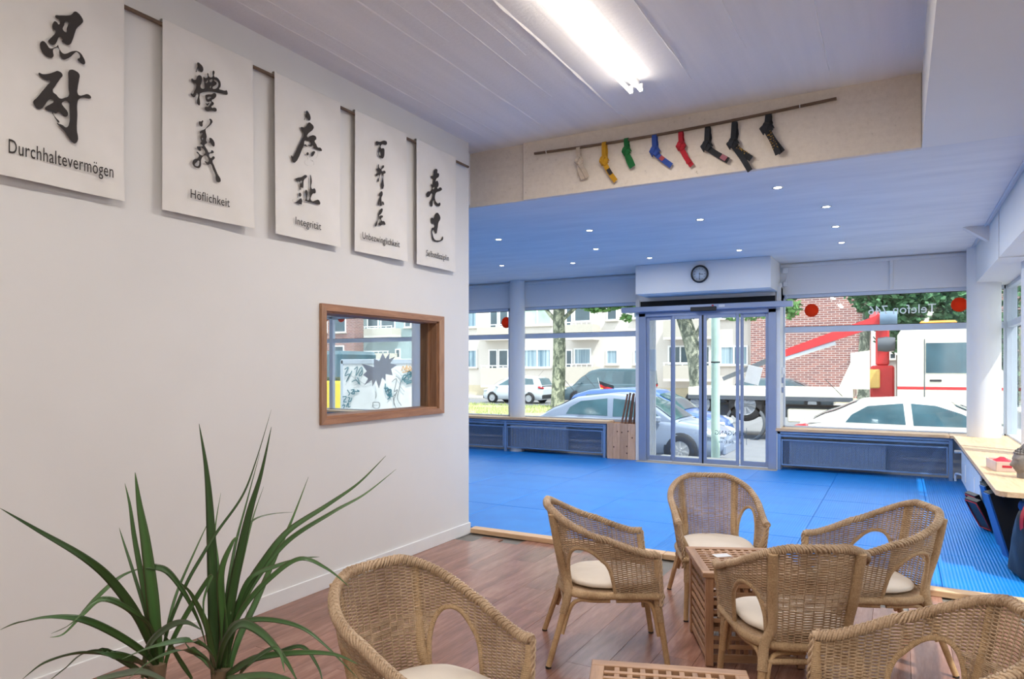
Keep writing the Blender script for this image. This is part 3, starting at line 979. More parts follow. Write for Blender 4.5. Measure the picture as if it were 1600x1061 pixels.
    # ---- legs: front pair, rear pair running on as wrapped struts up to the rim
    for sgn in (1, -1):
        ft = .12 if sgn > 0 else .88
        foot = Vector((.287, .222 * sgn, .0)); top = Vector((.232, .205 * sgn, ZS - .02))
        lg = MB().tube([foot + Vector((0, 0, .008)), foot.lerp(top, .5) + Vector((.002, 0, 0)), top], [.0145, .0155, .016], 12).build('leg', M['cane'], root)
        MB().lathe([(.0148, 0), (.0148, .009)], 12, tuple(foot)).build('foot_cap', M['cap'], lg)
        MB().tube([foot.lerp(top, .62), foot.lerp(top, .8), top + Vector((.003, 0, .05)), shell(.012 if sgn > 0 else .988, .50), shell(.014 if sgn > 0 else .986, rim_z(0) - .02)], [.019, .0205, .020, .016, .013], 12).build('wrapped_post', M['wicker_wrap'], root, recalc=False)
        foot = Vector((-.312, .250 * sgn, 0)); jn = Vector((-.205, .182 * sgn, ZS - .02))
        lg = MB().tube([foot + Vector((0, 0, .008)), foot.lerp(jn, .5), jn], [.0145, .0155, .016], 12).build('leg', M['cane'], root)
        MB().lathe([(.0148, 0), (.0148, .009)], 12, tuple(foot)).build('foot_cap', M['cap'], lg)
        tq = .392 if sgn > 0 else .608
        top = shell(tq, rim_z(tq) - .005); out = shell_n(tq, .6)
        pth = bez([foot.lerp(jn, .72), jn + Vector((-.004, 0, 0)), shell(tq, ZS + .06) + out * .004, shell(tq, .58) + out * .016, top + out * .016], 6)
        MB().tube(pth, .0205, 12).build('wrapped_post', M['wicker_wrap'], root, recalc=False)
        # doubled brace canes: rise beside each leg and bend under the seat
        f0 = Vector((.287, .222 * sgn, .0)); t0 = Vector((.232, .205 * sgn, ZS - .02))
        a = f0.lerp(t0, .42) + Vector((-.020, 0, 0)); b = f0.lerp(t0, .80) + Vector((-.026, 0, 0))
        MB().tube(bez([a, b, Vector((.175, .205 * sgn, ZS - .052)), Vector((.10, .215 * sgn, ZS - .05)), Vector((.03, .222 * sgn, ZS - .048))], 6), .0105, 8).build('brace', M['cane'], root)
        a = f0.lerp(t0, .42) + Vector((-.006, -.02 * sgn, 0)); b = f0.lerp(t0, .80) + Vector((-.006, -.026 * sgn, 0))
        MB().tube(bez([a, b, Vector((.215, .14 * sgn, ZS - .055)), Vector((.215, .02 * sgn, ZS - .05))], 6), .0105, 8).build('brace', M['cane'], root)
        f0, t0 = foot, jn
        a = f0.lerp(t0, .45) + Vector((.022, 0, 0)); b = f0.lerp(t0, .80) + Vector((.028, 0, 0))
        MB().tube(bez([a, b, Vector((-.155, .200 * sgn, ZS - .052)), Vector((-.08, .215 * sgn, ZS - .05)), Vector((.0, .222 * sgn, ZS - .048))], 6), .0105, 8).build('brace', M['cane'], root)
        a = f0.lerp(t0, .45) + Vector((0, -.022 * sgn, 0)); b = f0.lerp(t0, .80) + Vector((0, -.028 * sgn, 0))
        MB().tube(bez([a, b, Vector((-.20, .12 * sgn, ZS - .06)), Vector((-.205, .01 * sgn, ZS - .055))], 6), .0105, 8).build('brace', M['cane'], root)
    for x, hw in ((-.222, .175), (.225, .195)):
        MB().tube([(x, -hw, ZS - .085), (x, hw, ZS - .085)], .0125, 10).build('stretcher', M['wicker_wrap'], root, recalc=False)
    # ---- cushion
    def cf(u, v):
        a = 2 * pi * u
        ca, sa = cos(a), sin(a)
        rx = .228 if ca > 0 else .215; ry = .215
        e = .5 if ca > 0 else .85
        x = .012 + rx * (abs(ca) ** e) * (1 if ca > 0 else -1); y = ry * (abs(sa) ** (e if ca > 0 else .8)) * (1 if sa > 0 else -1)
        ph = pi * (v - .5)
        r = cos(ph) ** .32 if abs(ph) < pi / 2 - 1e-4 else 0
        zz = sin(ph)
        h = .021 * (abs(zz) ** .75) * (1 if zz > 0 else -1) + (.010 * (1 - r * r) if zz > 0 else 0)
        return (x * r + .012 * (1 - r), y * r, ZS + .022 + h + .0025 * noise.noise(Vector((x * r * 14, y * r * 14, 1))))
    MB().grid(56, 17, cf, True, True).build('cushion', M['cushion'], root)
    return root
chair0 = make_chair()
G_CH = 'wicker armchairs around the low tables'
chairs = [
    (-1.376, 3.490, 28.5, 'wicker armchair side-on just left of the slatted cube table, facing right'),
    (-1.010, 4.440, -67.1, 'farthest wicker armchair, facing the viewer behind the slatted table against the blue mats'),
    (-.150, 4.085, 204.3, 'wicker armchair right of the slatted table facing left, its rim sunlit beside the blue mats'),
    (-.430, 3.290, 119.0, 'wicker armchair seen from behind in front of the slatted table, two wrapped back posts showing'),
    (-1.385, 1.915, -13.0, 'wicker armchair at lower left beside the plant leaves, facing right'),
    (.035, 2.445, 196.0, 'nearest wicker armchair cut off by the lower right corner of the photo'),
]
for k, (x, y, a, lab) in enumerate(chairs):
    o = chair0 if k == 0 else copy_tree(chair0)
    o.location = (x, y, 0); o.rotation_euler = (0, 0, radians(a))
    tag(o, lab, 'chair', G_CH)

# ================================================================ SLATTED CUBE TABLES
def make_table():
    root = empty('slatted_table', (0, 0, 0))
    S = .26; H = .475
    # top: frame with rounded corners and crossing slats, built piece by piece
    fr = .045
    for (a, b, c, d, m) in ((-S, S, S - fr, S, 'acacia'), (-S, S, -S, -S + fr, 'acacia'), (-S, -S + fr, -S + fr, S - fr, 'acacia_y'), (S - fr, S, -S + fr, S - fr, 'acacia_y')):
        bevel(MB().box(a, b, c, d, H - .024, H, .002).build('top_frame', M[m], root), .004, 2)
    n = 10
    inner = S - fr
    pitch = 2 * inner / n
    sm = MB().box(-.009, .009, -inner, inner, H - .020, H - .0025, .001).mesh('top_slat', M['acacia_y'])
    sm2 = MB().box(-inner, inner, -.009, .009, H - .010, H - .001, .001).mesh('top_slat', M['acacia'])
    for k in range(1, n):
        link('top_slat', sm, root, (-inner + pitch * k, 0, 0)); link('top_slat', sm2, root, (0, -inner + pitch * k, 0))
    # corner posts
    P = S - .018
    for sx in (-1, 1):
        for sy in (-1, 1):
            x, y = sx * P, sy * P
            bevel(MB().box(x - sx * .038, x, y - sy * .038, y, 0.004, H - .024, .002).build('leg', M['acacia_z'], root), .006, 2)
    # side lattices
    L = P - .038
    zt, zb = H - .026, .055
    hs = MB().box(-L, L, -.0045, .0045, -.0105, .0105, .001).mesh('side_slat', M['acacia'])
    vs = MB().box(-.0105, .0105, -.0045, .0045, -(zt - zb) / 2, (zt - zb) / 2, .001).mesh('side_slat', M['acacia_z'])
    rl = MB().box(-L, L, -.008, .008, -.02, .02, .002).mesh('side_rail', M['acacia'])
    for q in range(4):
        a = q * pi / 2
        R = Matrix.Rotation(a, 4, 'Z')
        def put(me, nm, x, y, z):
            v = R @ Vector((x, y, z)); link(nm, me, root, v, (0, 0, a))
        put(rl, 'side_rail', 0, -P + .016, zb - .015); put(rl, 'side_rail', 0, -P + .016, zt - .012)
        nh = 9; 
        for k in range(1, nh): put(hs, 'side_slat', 0, -P + .012, zb + (zt - zb) * k / nh)
        nv = 10
        for k in range(1, nv): put(vs, 'side_slat', -L + 2 * L * k / nv, -P + .022, (zt + zb) / 2)
    return root
M['acacia_y'] = wood('acacia y', (140, 102, 74), (190, 150, 114), axis=1, rough=.5)
tb = make_table()
ang = radians(24.5)
dx = Vector((cos(ang), sin(ang), 0)); dy = Vector((-sin(ang), cos(ang), 0))
c1 = Vector((-.857, 3.495, 0)) + dx * .26 + dy * .26
tb.location = c1; tb.rotation_euler = (0, 0, ang)
tag(tb, 'slatted acacia cube table in the middle of the far four armchairs', 'table', 'slatted cube tables')
t2 = copy_tree(tb)
ang2 = radians(19.1)
dx2 = Vector((cos(ang2), sin(ang2), 0)); dy2 = Vector((-sin(ang2), cos(ang2), 0))
c2 = Vector((-.950, 2.275, 0)) + dx2 * .265 - dy2 * .262
t2.location = c2; t2.rotation_euler = (0, 0, ang2)
tag(t2, 'nearer slatted acacia table cut off by the bottom edge of the photo', 'table', 'slatted cube tables')
pp = MB().box(-.045, .045, -.03, .03, 0, .0012)
pq = atZ(1128, 868, .475)
tag(pp.build('paper_sheet', M['white_plastic'], None, (pq.x, pq.y, .4752), (0, 0, ang + .3)), 'small white paper lying on the slatted table', 'paper')

# ================================================================ SCROLLS
M['scroll'] = None
def scroll_mat():
    g = N('scroll fabric'); b = g.b
    v = g.coords('Object'); vn = g.coords('Object', (60, 400, 400)); n = g.noise(v, 3, 3); n2 = g.noise(vn, 1, 2)
    b.inputs['Roughness'].default_value = .9
    g.l(g.ramp(n, [(.3, srgb(222, 219, 214)), (.7, srgb(232, 229, 225))]), b.inputs['Base Color'])
    g.l(g.bump(n2, .25, .001), b.inputs['Normal'])
    return g.m
M['scroll'] = scroll_mat()
M['ink'] = pbr('black ink', (52, 47, 45), .8)
rod = MB().tube([(WL + .028, 1.2, 3.300), (WL + .028, 5.26, 3.296)], .012, 6)
tag(rod.build('scroll_rod', M['dark_wood']), 'long brown wooden rod on the left wall from which the five scrolls hang', 'rod')
bk = MB()
def fill_shape(polys, place, name, parent, X):
    """ink shapes: closed outlines (with holes) given as wall coordinates (y, z), laid as a thin film on the fabric"""
    cu = bpy.data.curves.new(name, 'CURVE'); cu.dimensions = '2D'; cu.fill_mode = 'BOTH'; cu.extrude = .0004
    for poly, smooth in polys:
        sp = cu.splines.new('BEZIER' if smooth else 'POLY')
        if smooth:
            sp.bezier_points.add(len(poly) - 1)
            for i, p in enumerate(poly):
                bp = sp.bezier_points[i]; bp.co = (p[0], p[1], 0); bp.handle_left_type = bp.handle_right_type = 'AUTO'
            sp.resolution_u = 4
        else:
            sp.points.add(len(poly) - 1)
            for i, p in enumerate(poly): sp.points[i].co = (p[0], p[1], 0, 1)
        sp.use_cyclic_u = True
    tmp = bpy.data.objects.new('tmp', cu); COL.objects.link(tmp)
    dg = bpy.context.evaluated_depsgraph_get()
    me = bpy.data.meshes.new_from_object(tmp.evaluated_get(dg))
    bpy.data.objects.remove(tmp)
    # curve XY -> wall YZ at X
    me.transform(Matrix(((0, 0, 1, X), (1, 0, 0, 0), (0, 1, 0, 0), (0, 0, 0, 1))))
    me.materials.clear(); me.materials.append(M['ink']); me.name = name
    return link(name, me, parent)
def text_mesh(name, body, size, mat4, m, parent, extrude=.0004, align='LEFT', sx=1.0, track=1.0, bold=0):
    cu = bpy.data.curves.new(name, 'FONT'); cu.body = body; cu.size = size; cu.extrude = extrude; cu.align_x = align
    cu.space_character = track; cu.offset = bold; cu.resolution_u = 3
    tmp = bpy.data.objects.new('tmp', cu); COL.objects.link(tmp)
    dg = bpy.context.evaluated_depsgraph_get()
    me = bpy.data.meshes.new_from_object(tmp.evaluated_get(dg))
    bpy.data.objects.remove(tmp)
    xs = [v.co.x for v in me.vertices]
    w = max(xs) - min(xs)
    me.transform(mat4 @ Matrix.Diagonal((sx, 1, 1, 1)))
    me.materials.clear(); me.materials.append(m); me.name = name
    return link(name, me, parent), w * sx
# outlines read off enlargements of the photograph: (x0, y0, scale) of the enlargement then points
def px(e, pts): return [(e[0] + a / e[2], e[1] + b / e[2]) for a, b in pts]
E1, E2 = (40, 10, 10.61), (40, 100, 8.16)
E3, E4 = (290, 90, 11.79), (290, 180, 9.645)
E5, E6 = (445, 165, 10.61), (445, 265, 16.33)
E7, E8 = (575, 210, 7.07), (655, 255, 8.16)
GL = {}
GL[0] = [
 px(E1, [(490,158),(560,150),(720,148),(760,135),(820,84),(860,100),(930,180),(955,245),(930,285),(845,370),(820,430),(780,550),(730,635),(690,640),(640,610),(600,570),(615,560),(600,520),(570,502),(545,520),(510,600),(465,640),(420,630),(378,580),(400,540),(450,490),(495,405),(455,370),(443,320),(460,270),(485,245),(520,265),(548,300),(568,250),(555,220),(510,195)]),
 px(E1, [(650,262),(685,250),(712,265),(705,310),(685,365),(675,430),(650,420),(615,375),(622,345),(640,310)]),
 px(E1, [(242,620),(255,590),(292,573),(330,600),(365,650),(395,690),(430,698),(480,680),(525,655),(535,640),(545,665),(575,730),(625,782),(690,778),(740,755),(800,740),(855,742),(910,775),(955,840),(988,920),(980,955),(945,958),(905,930),(862,875),(895,855),(900,815),(870,770),(840,757),(800,785),(740,840),(680,870),(625,880),(590,850),(565,790),(540,690),(500,690),(458,718),(458,770),(465,815),(440,852),(390,852),(330,815),(270,740)]),
 px(E2, [(165,115),(220,130),(300,122),(370,100),(410,88),(470,132),(440,190),(380,280),(350,355),(390,390),(435,437),(500,430),(548,408),(550,300),(548,180),(550,90),(575,72),(640,88),(685,130),(682,200),(665,300),(668,385),(690,402),(740,395),(780,384),(820,400),(835,430),(825,440),(720,430),(675,455),(660,500),(660,650),(655,850),(668,930),(665,975),(630,1012),(600,1000),(550,940),(490,850),(430,790),(402,750),(420,760),(450,770),(480,785),(510,808),(535,800),(558,750),(565,640),(560,560),(548,482),(520,470),(480,482),(462,505),(490,550),(535,610),(535,660),(490,668),(460,640),(420,605),(400,625),(360,628),(330,607),(280,595),(245,565),(260,545),(320,510),(358,480),(358,460),(325,448),(285,470),(240,530),(190,575),(150,572),(115,530),(98,480),(140,435),(210,350),(280,265),(312,215),(270,210),(210,180)]),
 px(E2, [(343,615),(355,640),(390,690),(432,745),(420,748),(395,718),(360,660)]),
]
GL[1] = [
 px(E3, [(215,95),(232,88),(270,115),(310,160),(325,200),(318,250),(290,270),(255,245),(222,205),(205,225),(192,268),(190,240),(212,190),(222,150)]),
 px(E3, [(118,385),(150,408),(190,405),(215,350),(255,322),(290,345),(302,400),(290,470),(275,540),(290,565),(345,568),(352,520),(330,400),(332,352),(355,375),(405,362),(400,290),(412,285),(432,350),(495,355),(498,255),(515,238),(532,260),(528,350),(570,362),(620,410),(645,480),(640,540),(620,580),(660,595),(735,608),(750,600),(775,660),(770,680),(690,668),(590,645),(480,628),(370,632),(290,650),(262,670),(258,880),(235,870),(212,840),(212,650),(185,700),(155,732),(125,715),(95,660),(130,672),(160,620),(200,520),(195,485),(150,470),(115,430),(106,400)]),
 px(E3, [(385,440),(410,422),(410,445),(385,468),(368,462)]),
 px(E3, [(440,425),(462,405),(492,402),(490,430),(450,452)]),
 px(E3, [(520,410),(560,415),(600,460),(603,510),(575,560),(530,578),(500,570),(497,548),(530,520),(560,500),(570,465),(540,440)]),
 px(E3, [(452,530),(468,518),(470,540),(450,558)]),
 px(E3, [(365,700),(400,680),(480,675),(530,652),(560,670),(562,715),(530,755),(480,800),(515,830),(518,860),(475,915),(545,922),(568,945),(568,985),(480,978),(375,978),(352,940),(360,908),(410,908),(450,860),(472,815),(410,815),(380,785)]),
 px(E3, [(400,745),(440,718),(470,725),(440,752),(410,765)]),
 px(E3, [(370,840),(398,850),(430,838),(420,865),(402,882),(385,868)]),
]
GL[2-0] = []
GL[1] += [
 px(E4, [(203,95),(235,95),(262,80),(255,120),(255,160),(240,172),(210,150)]),
 px(E4, [(358,60),(385,60),(405,95),(390,130),(340,180),(302,215),(305,260),(318,320),(310,385),(325,408),(285,455),(300,480),(330,530),(345,560),(385,548),(390,528),(425,560),(410,572),(355,592),(375,645),(420,618),(440,640),(425,665),(405,690),(430,760),(480,880),(530,985),(510,1010),(475,1005),(458,975),(450,900),(415,820),(375,735),(335,748),(305,720),(290,695),(325,710),(350,685),(330,630),(300,605),(255,630),(232,680),(232,750),(205,795),(160,790),(115,755),(105,710),(130,670),(190,640),(200,600),(165,555),(178,550),(215,590),(250,608),(290,580),(290,540),(250,495),(230,485),(232,515),(220,540),(190,520),(172,475),(200,470),(245,470),(260,460),(225,425),(240,395),(225,360),(225,320),(250,290),(260,275),(215,268),(225,240),(285,212),(330,165),(365,120),(370,85)]),
 px(E4, [(245,345),(265,345),(262,365),(248,368)]),
 px(E4, [(140,750),(165,710),(200,685),(205,725),(190,765),(165,768)]),
 px(E4, [(360,345),(385,345),(425,390),(438,440),(425,472),(400,455),(370,415),(350,408),(362,395)]),
]
GL[2] = [
 px(E5, [(355,88),(370,85),(405,130),(425,180),(425,230),(400,247),(375,215),(355,185),(325,240),(320,235),(350,160)]),
 px(E5, [(265,360),(320,365),(350,345),(380,300),(405,278),(440,300),(478,350),(470,390),(430,430),(385,470),(372,520),(420,505),(480,492),(518,520),(520,555),(495,590),(520,640),(545,690),(590,700),(615,740),(605,755),(548,750),(545,810),(525,860),(480,890),(425,905),(460,915),(480,945),(470,990),(420,1000),(370,990),(332,955),(335,910),(382,895),(375,860),(340,820),(300,765),(300,710),(340,640),(365,665),(400,650),(425,648),(425,590),(380,582),(328,585),(320,640),(280,740),(230,860),(185,930),(155,945),(125,920),(110,855),(100,830),(135,845),(165,800),(220,680),(275,570),(310,460),(275,405)]),
 px(E5, [(370,672),(400,668),(405,685),(385,688)]),
 px(E5, [(445,670),(488,670),(488,690),(445,690)]),
 px(E5, [(360,800),(385,775),(398,800),(390,820),(370,822)]),
 px(E5, [(440,820),(450,780),(480,755),(500,765),(490,800),(460,840),(440,842)]),
 px(E6, [(275,248),(310,215),(430,190),(540,138),(570,170),(550,205),(490,265),(475,400),(475,700),(490,785),(525,765),(530,640),(522,540),(545,518),(580,560),(572,680),(565,765),(590,788),(620,760),(635,600),(648,400),(650,200),(655,135),(670,170),(688,300),(686,485),(735,485),(755,475),(785,595),(720,610),(690,650),(670,782),(800,780),(840,768),(885,800),(900,880),(860,895),(820,880),(640,880),(480,905),(450,945),(412,920),(430,880),(425,740),(400,735),(330,800),(240,830),(205,800),(200,762),(270,765),(320,720),(358,600),(362,300),(315,298)]),
 px(E6, [(378,320),(415,285),(440,290),(438,325),(395,355),(378,350)]),
 px(E6, [(378,440),(425,460),(425,505),(395,480)]),
 px(E6, [(378,590),(422,640),(415,670),(378,692)]),
]
GL[3] = [
 px(E7, [(85,85),(130,82),(190,70),(208,85),(205,112),(150,112),(142,150),(175,155),(182,190),(165,265),(150,262),(120,240),(115,170),(130,115),(95,120)]),
 px(E7, [(122,205),(140,190),(148,215),(142,235),(128,230)]),
 px(E7, [(118,330),(122,365),(140,380),(170,340),(178,355),(150,400),(185,402),(195,420),(172,440),(168,600),(150,595),(150,430),(128,470),(112,525),(105,515),(122,450),(90,460),(85,445),(115,415),(92,385),(108,375)]),
 px(E7, [(122,670),(130,650),(155,630),(162,660),(148,700),(148,790),(135,785),(130,740),(120,785),(110,780),(125,710),(135,675)]),
 px(E7, [(158,740),(178,775),(165,775)]),
 px(E7, [(122,860),(160,820),(162,835),(150,870),(118,905),(108,960),(85,1018),(78,1012),(105,940)]),
 px(E7, [(128,905),(150,895),(165,905),(145,935),(165,960),(170,955),(192,995),(185,1000),(165,990),(130,1008),(118,985),(138,965)]),
]
GL[4] = [
 px(E8, [(190,95),(210,72),(232,85),(232,125),(250,130),(252,165),(215,205),(212,235),(225,222),(245,250),(245,290),(230,320),(270,308),(290,330),(275,350),(225,368),(205,400),(205,470),(235,512),(268,508),(268,535),(240,550),(205,525),(185,470),(160,555),(138,510),(160,450),(170,385),(120,430),(98,425),(98,375),(150,350),(165,320),(150,262),(165,280),(180,240),(182,210),(158,190),(150,165),(180,160)]),
 px(E8, [(175,318),(190,302),(200,308),(190,328),(176,332)]),
 px(E8, [(205,650),(230,632),(255,655),(270,700),(245,760),(232,840),(215,898),(190,860),(172,850),(175,920),(195,970),(235,985),(280,972),(300,935),(305,965),(270,995),(215,1003),(175,980),(160,920),(162,830),(185,822),(200,790),(185,772),(165,770),(155,700),(185,702)]),
]
scs = [(1.505, 2.085, -.0, 'Durchhaltevermögen', (12, 233), (176, 268)), (2.291, 2.872, .0, 'Höflichkeit', (297, 306), (358, 314)), (3.037, 3.615, .0, 'Integrität', (461, 347), (501, 352)), (3.764, 4.352, .0, 'Unbezwinglichkeit', (566, 370), (624, 380)), (4.480, 5.045, .0, 'Selbstdisziplin', (666, 397), (701, 402))]
labs = ['white hanging scroll with two bold black characters over the word Durchhaltevermögen', 'white hanging scroll with two slim black characters over the word Höflichkeit', 'white hanging scroll with two black characters over the word Integrität', 'white hanging scroll with a column of four small characters over Unbezwinglichkeit', 'white hanging scroll nearest the wall end, over the word Selbstdisziplin']
SXX = WL + .047
for k, (ya, yb, _, word, pa, pb) in enumerate(scs):
    root = empty('hanging_scroll', (WL, (ya + yb) / 2, 3.32), label=labs[k], cat='scroll', group='calligraphy scrolls on the left wall')
    zt, zb = 3.322, 2.325
    # cloth: over the rod, hanging with slight waves, a little lifted at the foot
    def cl(u, v, back=0):
        y = ya + (yb - ya) * u
        z = zt + (zb - zt) * v
        x = WL + .041 + .004 * sin(u * 7 + k) * v + .006 * v * (u - .5) * 2 * (1 if k % 2 else -1)
        x += .010 * max(0, v - .85) / .15 * u
        return (x - WL, y - (ya + yb) / 2, z - 3.32)
    m = MB(); m.grid(25, 25, cl, True); m.grid(25, 25, lambda u, v: tuple(Vector(cl(u, v)) - Vector((.0018, 0, 0))), True)
    # sleeve over the rod
    m.grid(25, 7, lambda u, v: (.041 - .026 * (1 - cos(pi * v)) / 2 * 1.0, (u - .5) * (yb - ya), .002 + .004 * sin(pi * v)), True)
    m.grid(25, 4, lambda u, v: (.015, (u - .5) * (yb - ya), .002 - .05 * v), True)
    cloth = m.build('cloth', M['scroll'], root, recalc=False)
    # ink film sits 1.5 mm proud of the fabric
    X = SXX + .006
    shp = []
    for poly in GL[k]:
        shp.append(([(lambda q: (q.y, q.z))(atX(a, b, X)) for a, b in poly], True))
    ink = fill_shape(shp, None, 'brush_characters', root, X)
    ink.location = (-WL, -(ya + yb) / 2, -3.32)
    A = atX(pa[0], pa[1], X); B = atX(pb[0], pb[1], X)
    zz = (A.z + B.z) / 2 - .022
    size = .088 if k == 0 else .070
    cu_w = None
    tmat = Matrix(((0, 0, 1, X), (1, 0, 0, A.y), (0, 1, 0, zz), (0, 0, 0, 1)))
    o, w = text_mesh('caption', word, size, tmat, M['ink'], root, track=1.06)
    f = (B.y - A.y) / w
    o.data.transform(Matrix.Translation((0, A.y, 0)) @ Matrix.Diagonal((1, f, 1, 1)) @ Matrix.Translation((0, -A.y, 0)))
    o.location = (-WL, -(ya + yb) / 2, -3.32)

# ================================================================ BELTS ON THEIR BATTEN
yb_ = BEAM_Y - .055
A = atY(835, 240, yb_); B = atY(1307, 154, yb_)
bt = empty('belt_batten', (0, 0, 0), label='long thin brown batten on the rough beam carrying eight knotted belts', cat='batten')
pts = []
for i in range(21):
    u = i / 20; p = A.lerp(B, u)
    p.z -= .055 * sin(pi * u) * (1 - .25 * u) * 0.62
    pts.append(p)
bm_ = MB().tube(pts, .013, 4, up=(0, 0, 1), flat=.95, smooth=False)
bm_.build('batten', M['dark_wood_x'], bt)
def bat_z(px_): 
    u = (px_ - 835) / (1307 - 835)
    q = min(1, max(0, u)); return None
for u in (.055, .93):
    p = pts[int(u * 20)]
    MB().tube([p + Vector((.0, -.006, -.016)), p + Vector((0, -.018, 0)), p + Vector((0, -.006, .016))], .003, 6).build('clip', M['white_plastic'], bt)
def band(m, pts, w, nrm, th=.005):
    """flat ribbon through pts; w width; nrm = facing"""
    P = [Vector(p) for p in pts]; vs = []
    for i, p in enumerate(P):
        T = (P[min(i + 1, len(P) - 1)] - P[max(i - 1, 0)]).normalized()
        n = Vector(nrm[i] if isinstance(nrm, list) else nrm); n = (n - T * n.dot(T)).normalized()
        s = T.cross(n).normalized()
        ww = w[i] if isinstance(w, list) else w
        for a, b in ((-1, -1), (1, -1), (1, 1), (-1, 1)): vs.append(p + s * ww / 2 * a + n * th / 2 * b)
    k = len(P)
    fs = [(4 * i + j, 4 * i + (j + 1) % 4, 4 * i + 4 + (j + 1) % 4, 4 * i + 4 + j) for i in range(k - 1) for j in range(4)]
    fs += [(0, 3, 2, 1), (4 * k - 4, 4 * k - 3, 4 * k - 2, 4 * k - 1)]
    m.add(vs, fs, False)
def belt(name, label, top, knot, tails, col, w=.042, patch=None, script=None):
    """top, knot, tails: photo positions of loop top, knot centre and tail ends; all lie in front of the beam"""
    y = yb_ - .006
    m_ = pbr(name + ' cotton', col, .9, var=.08, scale=30, bump=.4, bscale=300, bdist=.001)
    t = atY(*top, y); kn = atY(*knot, y - .015)
    root = empty('belt', (t.x, y, t.z), label=label, cat='belt', group='martial arts belts on the batten')
    O = Vector((t.x, y, t.z))
    lp = MB()
    fr = [Vector((t.x, y + .026, t.z - .045)), Vector((t.x, y + .024, t.z - .006)), Vector((t.x, y + .005, t.z + .010)), Vector((t.x, y - .016, t.z - .002)), Vector((t.x + (kn.x - t.x) * .4, y - .020, t.z + (kn.z - t.z) * .45)), Vector((kn.x, y - .018, kn.z + .01))]
    P = bez(fr, 6)
    nr = []
    for i, p in enumerate(P):
        T = (P[min(i + 1, len(P) - 1)] - P[max(i - 1, 0)]).normalized()
        nr.append(Vector((1, 0, 0)).cross(T))
    band(lp, [p - O for p in P], w * .86, nr)
    # rear strand of the loop
    band(lp, [Vector((t.x, y + .024, t.z - .04)) - O, Vector((t.x + .006, y + .012, (t.z + kn.z) / 2)) - O, Vector((kn.x + .004, y + .0, kn.z)) - O], w * .95, (0, -1, 0))
    lp.build('loop', m_, root)
    # knot: a wide wrap crossing the strands at a slant, then a second turn
    kb = MB()
    d = Vector((tails[0][0] - knot[0], tails[0][1] - knot[1], 0)).normalized()
    c = kn - O
    for (rz, L, wd, dy, dx, dz) in ((-.5, 1.30, 1.15, -.004, 0, .004), (.75, 1.15, 1.0, -.016, .002, -.004), (-1.15, .95, .80, -.026, -.006, .006)):
        R = Matrix.Rotation(rz, 4, 'Y')
        P = []
        for (a, b) in ((-1.0, .016), (-1.08, .004), (-.9, -.008), (-.45, -.016), (0, -.018), (.45, -.016), (.9, -.008), (1.08, .004), (1.0, .016)):
            P.append(c + (R @ Vector((a * L * w * .62, 0, 0))) + Vector((dx, b + dy, dz)))
        nr = []
        ax = R @ Vector((0, 0, 1))
        for q in range(len(P)):
            T = (P[min(q + 1, len(P) - 1)] - P[max(q - 1, 0)]).normalized(); nr.append(T.cross(ax))
        band(kb, P, w * wd, nr, .006)
    kb.build('knot', m_, root)
    for j, tl in enumerate(tails):
        e = atY(tl[0], tl[1], y - .012 - .012 * j)
        tb_ = MB(); s0 = kn + Vector((0, -.004 - .01 * j, -.008))
        mid = s0.lerp(e, .5) + Vector((.006 * (1 if j else -1), -.006, 0))
        P = bez([s0, mid, e], 7)
        tw = [Vector((.35 * sin(i * .3 + j), -1, .1)) for i in range(len(P))]
        band(tb_, [p - O for p in P], w * (.98 if j == 0 else .9), tw)
        to = tb_.build('tail', m_, root)
        if patch and j == len(tails) - 1:
            pc = MB(); a0, a1 = patch[1], patch[2]
            band(pc, [s0.lerp(e, a0) + Vector((0, -.0125, 0)) - O, s0.lerp(e, a1) + Vector((0, -.0125, 0)) - O], w * .8, (0, -1, .1), .003)
            pc.build('label_patch', pbr('patch', patch[0], .7), to)
        if script and j in script:
            yl = MB()
            L = (e - s0).length; dr = (e - s0).normalized(); sd = dr.cross(Vector((0, 1, 0)))
            rr = random.Random(j + len(name))
            a = .15
            while a < .8:
                for q in (-.25, .05, .3):
                    if rr.random() < .75:
                        c0 = s0 + dr * L * a + sd * w * q + Vector((0, -.013, 0)) - O
                        ln = rr.uniform(.004, .011)
                        v = (dr * rr.uniform(-.4, 1) + sd * rr.uniform(-1, 1)).normalized()
                        band(yl, [c0, c0 + v * ln], .0028, (0, -1, 0), .002)
                a += .085
            yl.build('yellow_stitching', pbr('gold thread', (226, 170, 30), .6), to)['kind'] = 'stuff'
    return root
belt('white', 'cream white knotted belt, leftmost on the batten', (904, 232), (905, 252), [(911, 280), (918, 277)], (192, 178, 162), .040)
belt('yellow', 'yellow knotted belt with a dark patch, second from the left', (944.5, 224), (944, 252), [(962, 283)], (188, 140, 28), .042, ((40, 36, 40), .38, .66))
belt('green', 'green knotted belt, third from the left on the batten', (979, 218), (979, 237), [(987, 262), (990, 260)], (26, 104, 52), .040)
belt('blue', 'royal blue knotted belt with a small patch', (1023, 213), (1023, 237), [(1049, 259)], (48, 76, 152), .044, ((160, 60, 70), .36, .56))
belt('red', 'red knotted belt between the blue and black ones', (1064, 208), (1064, 229), [(1081, 259), (1076, 255)], (170, 32, 46), .040)
belt('black', 'black knotted belt with red and white end patch, first black from the left', (1106, 201), (1104, 229), [(1138, 251)], (40, 42, 46), .046, ((150, 90, 100), .68, .92))
belt('black', 'black knotted belt with yellow lettering, second black from the left, longest tails', (1148, 193), (1145, 225), [(1174, 248), (1172, 267)], (38, 41, 46), .046, None, (0,))
belt('black', 'black knotted belt with gold stitching, rightmost on the batten', (1201, 181), (1198, 201), [(1222, 238), (1216, 241)], (40, 42, 47), .050, None, (1,))

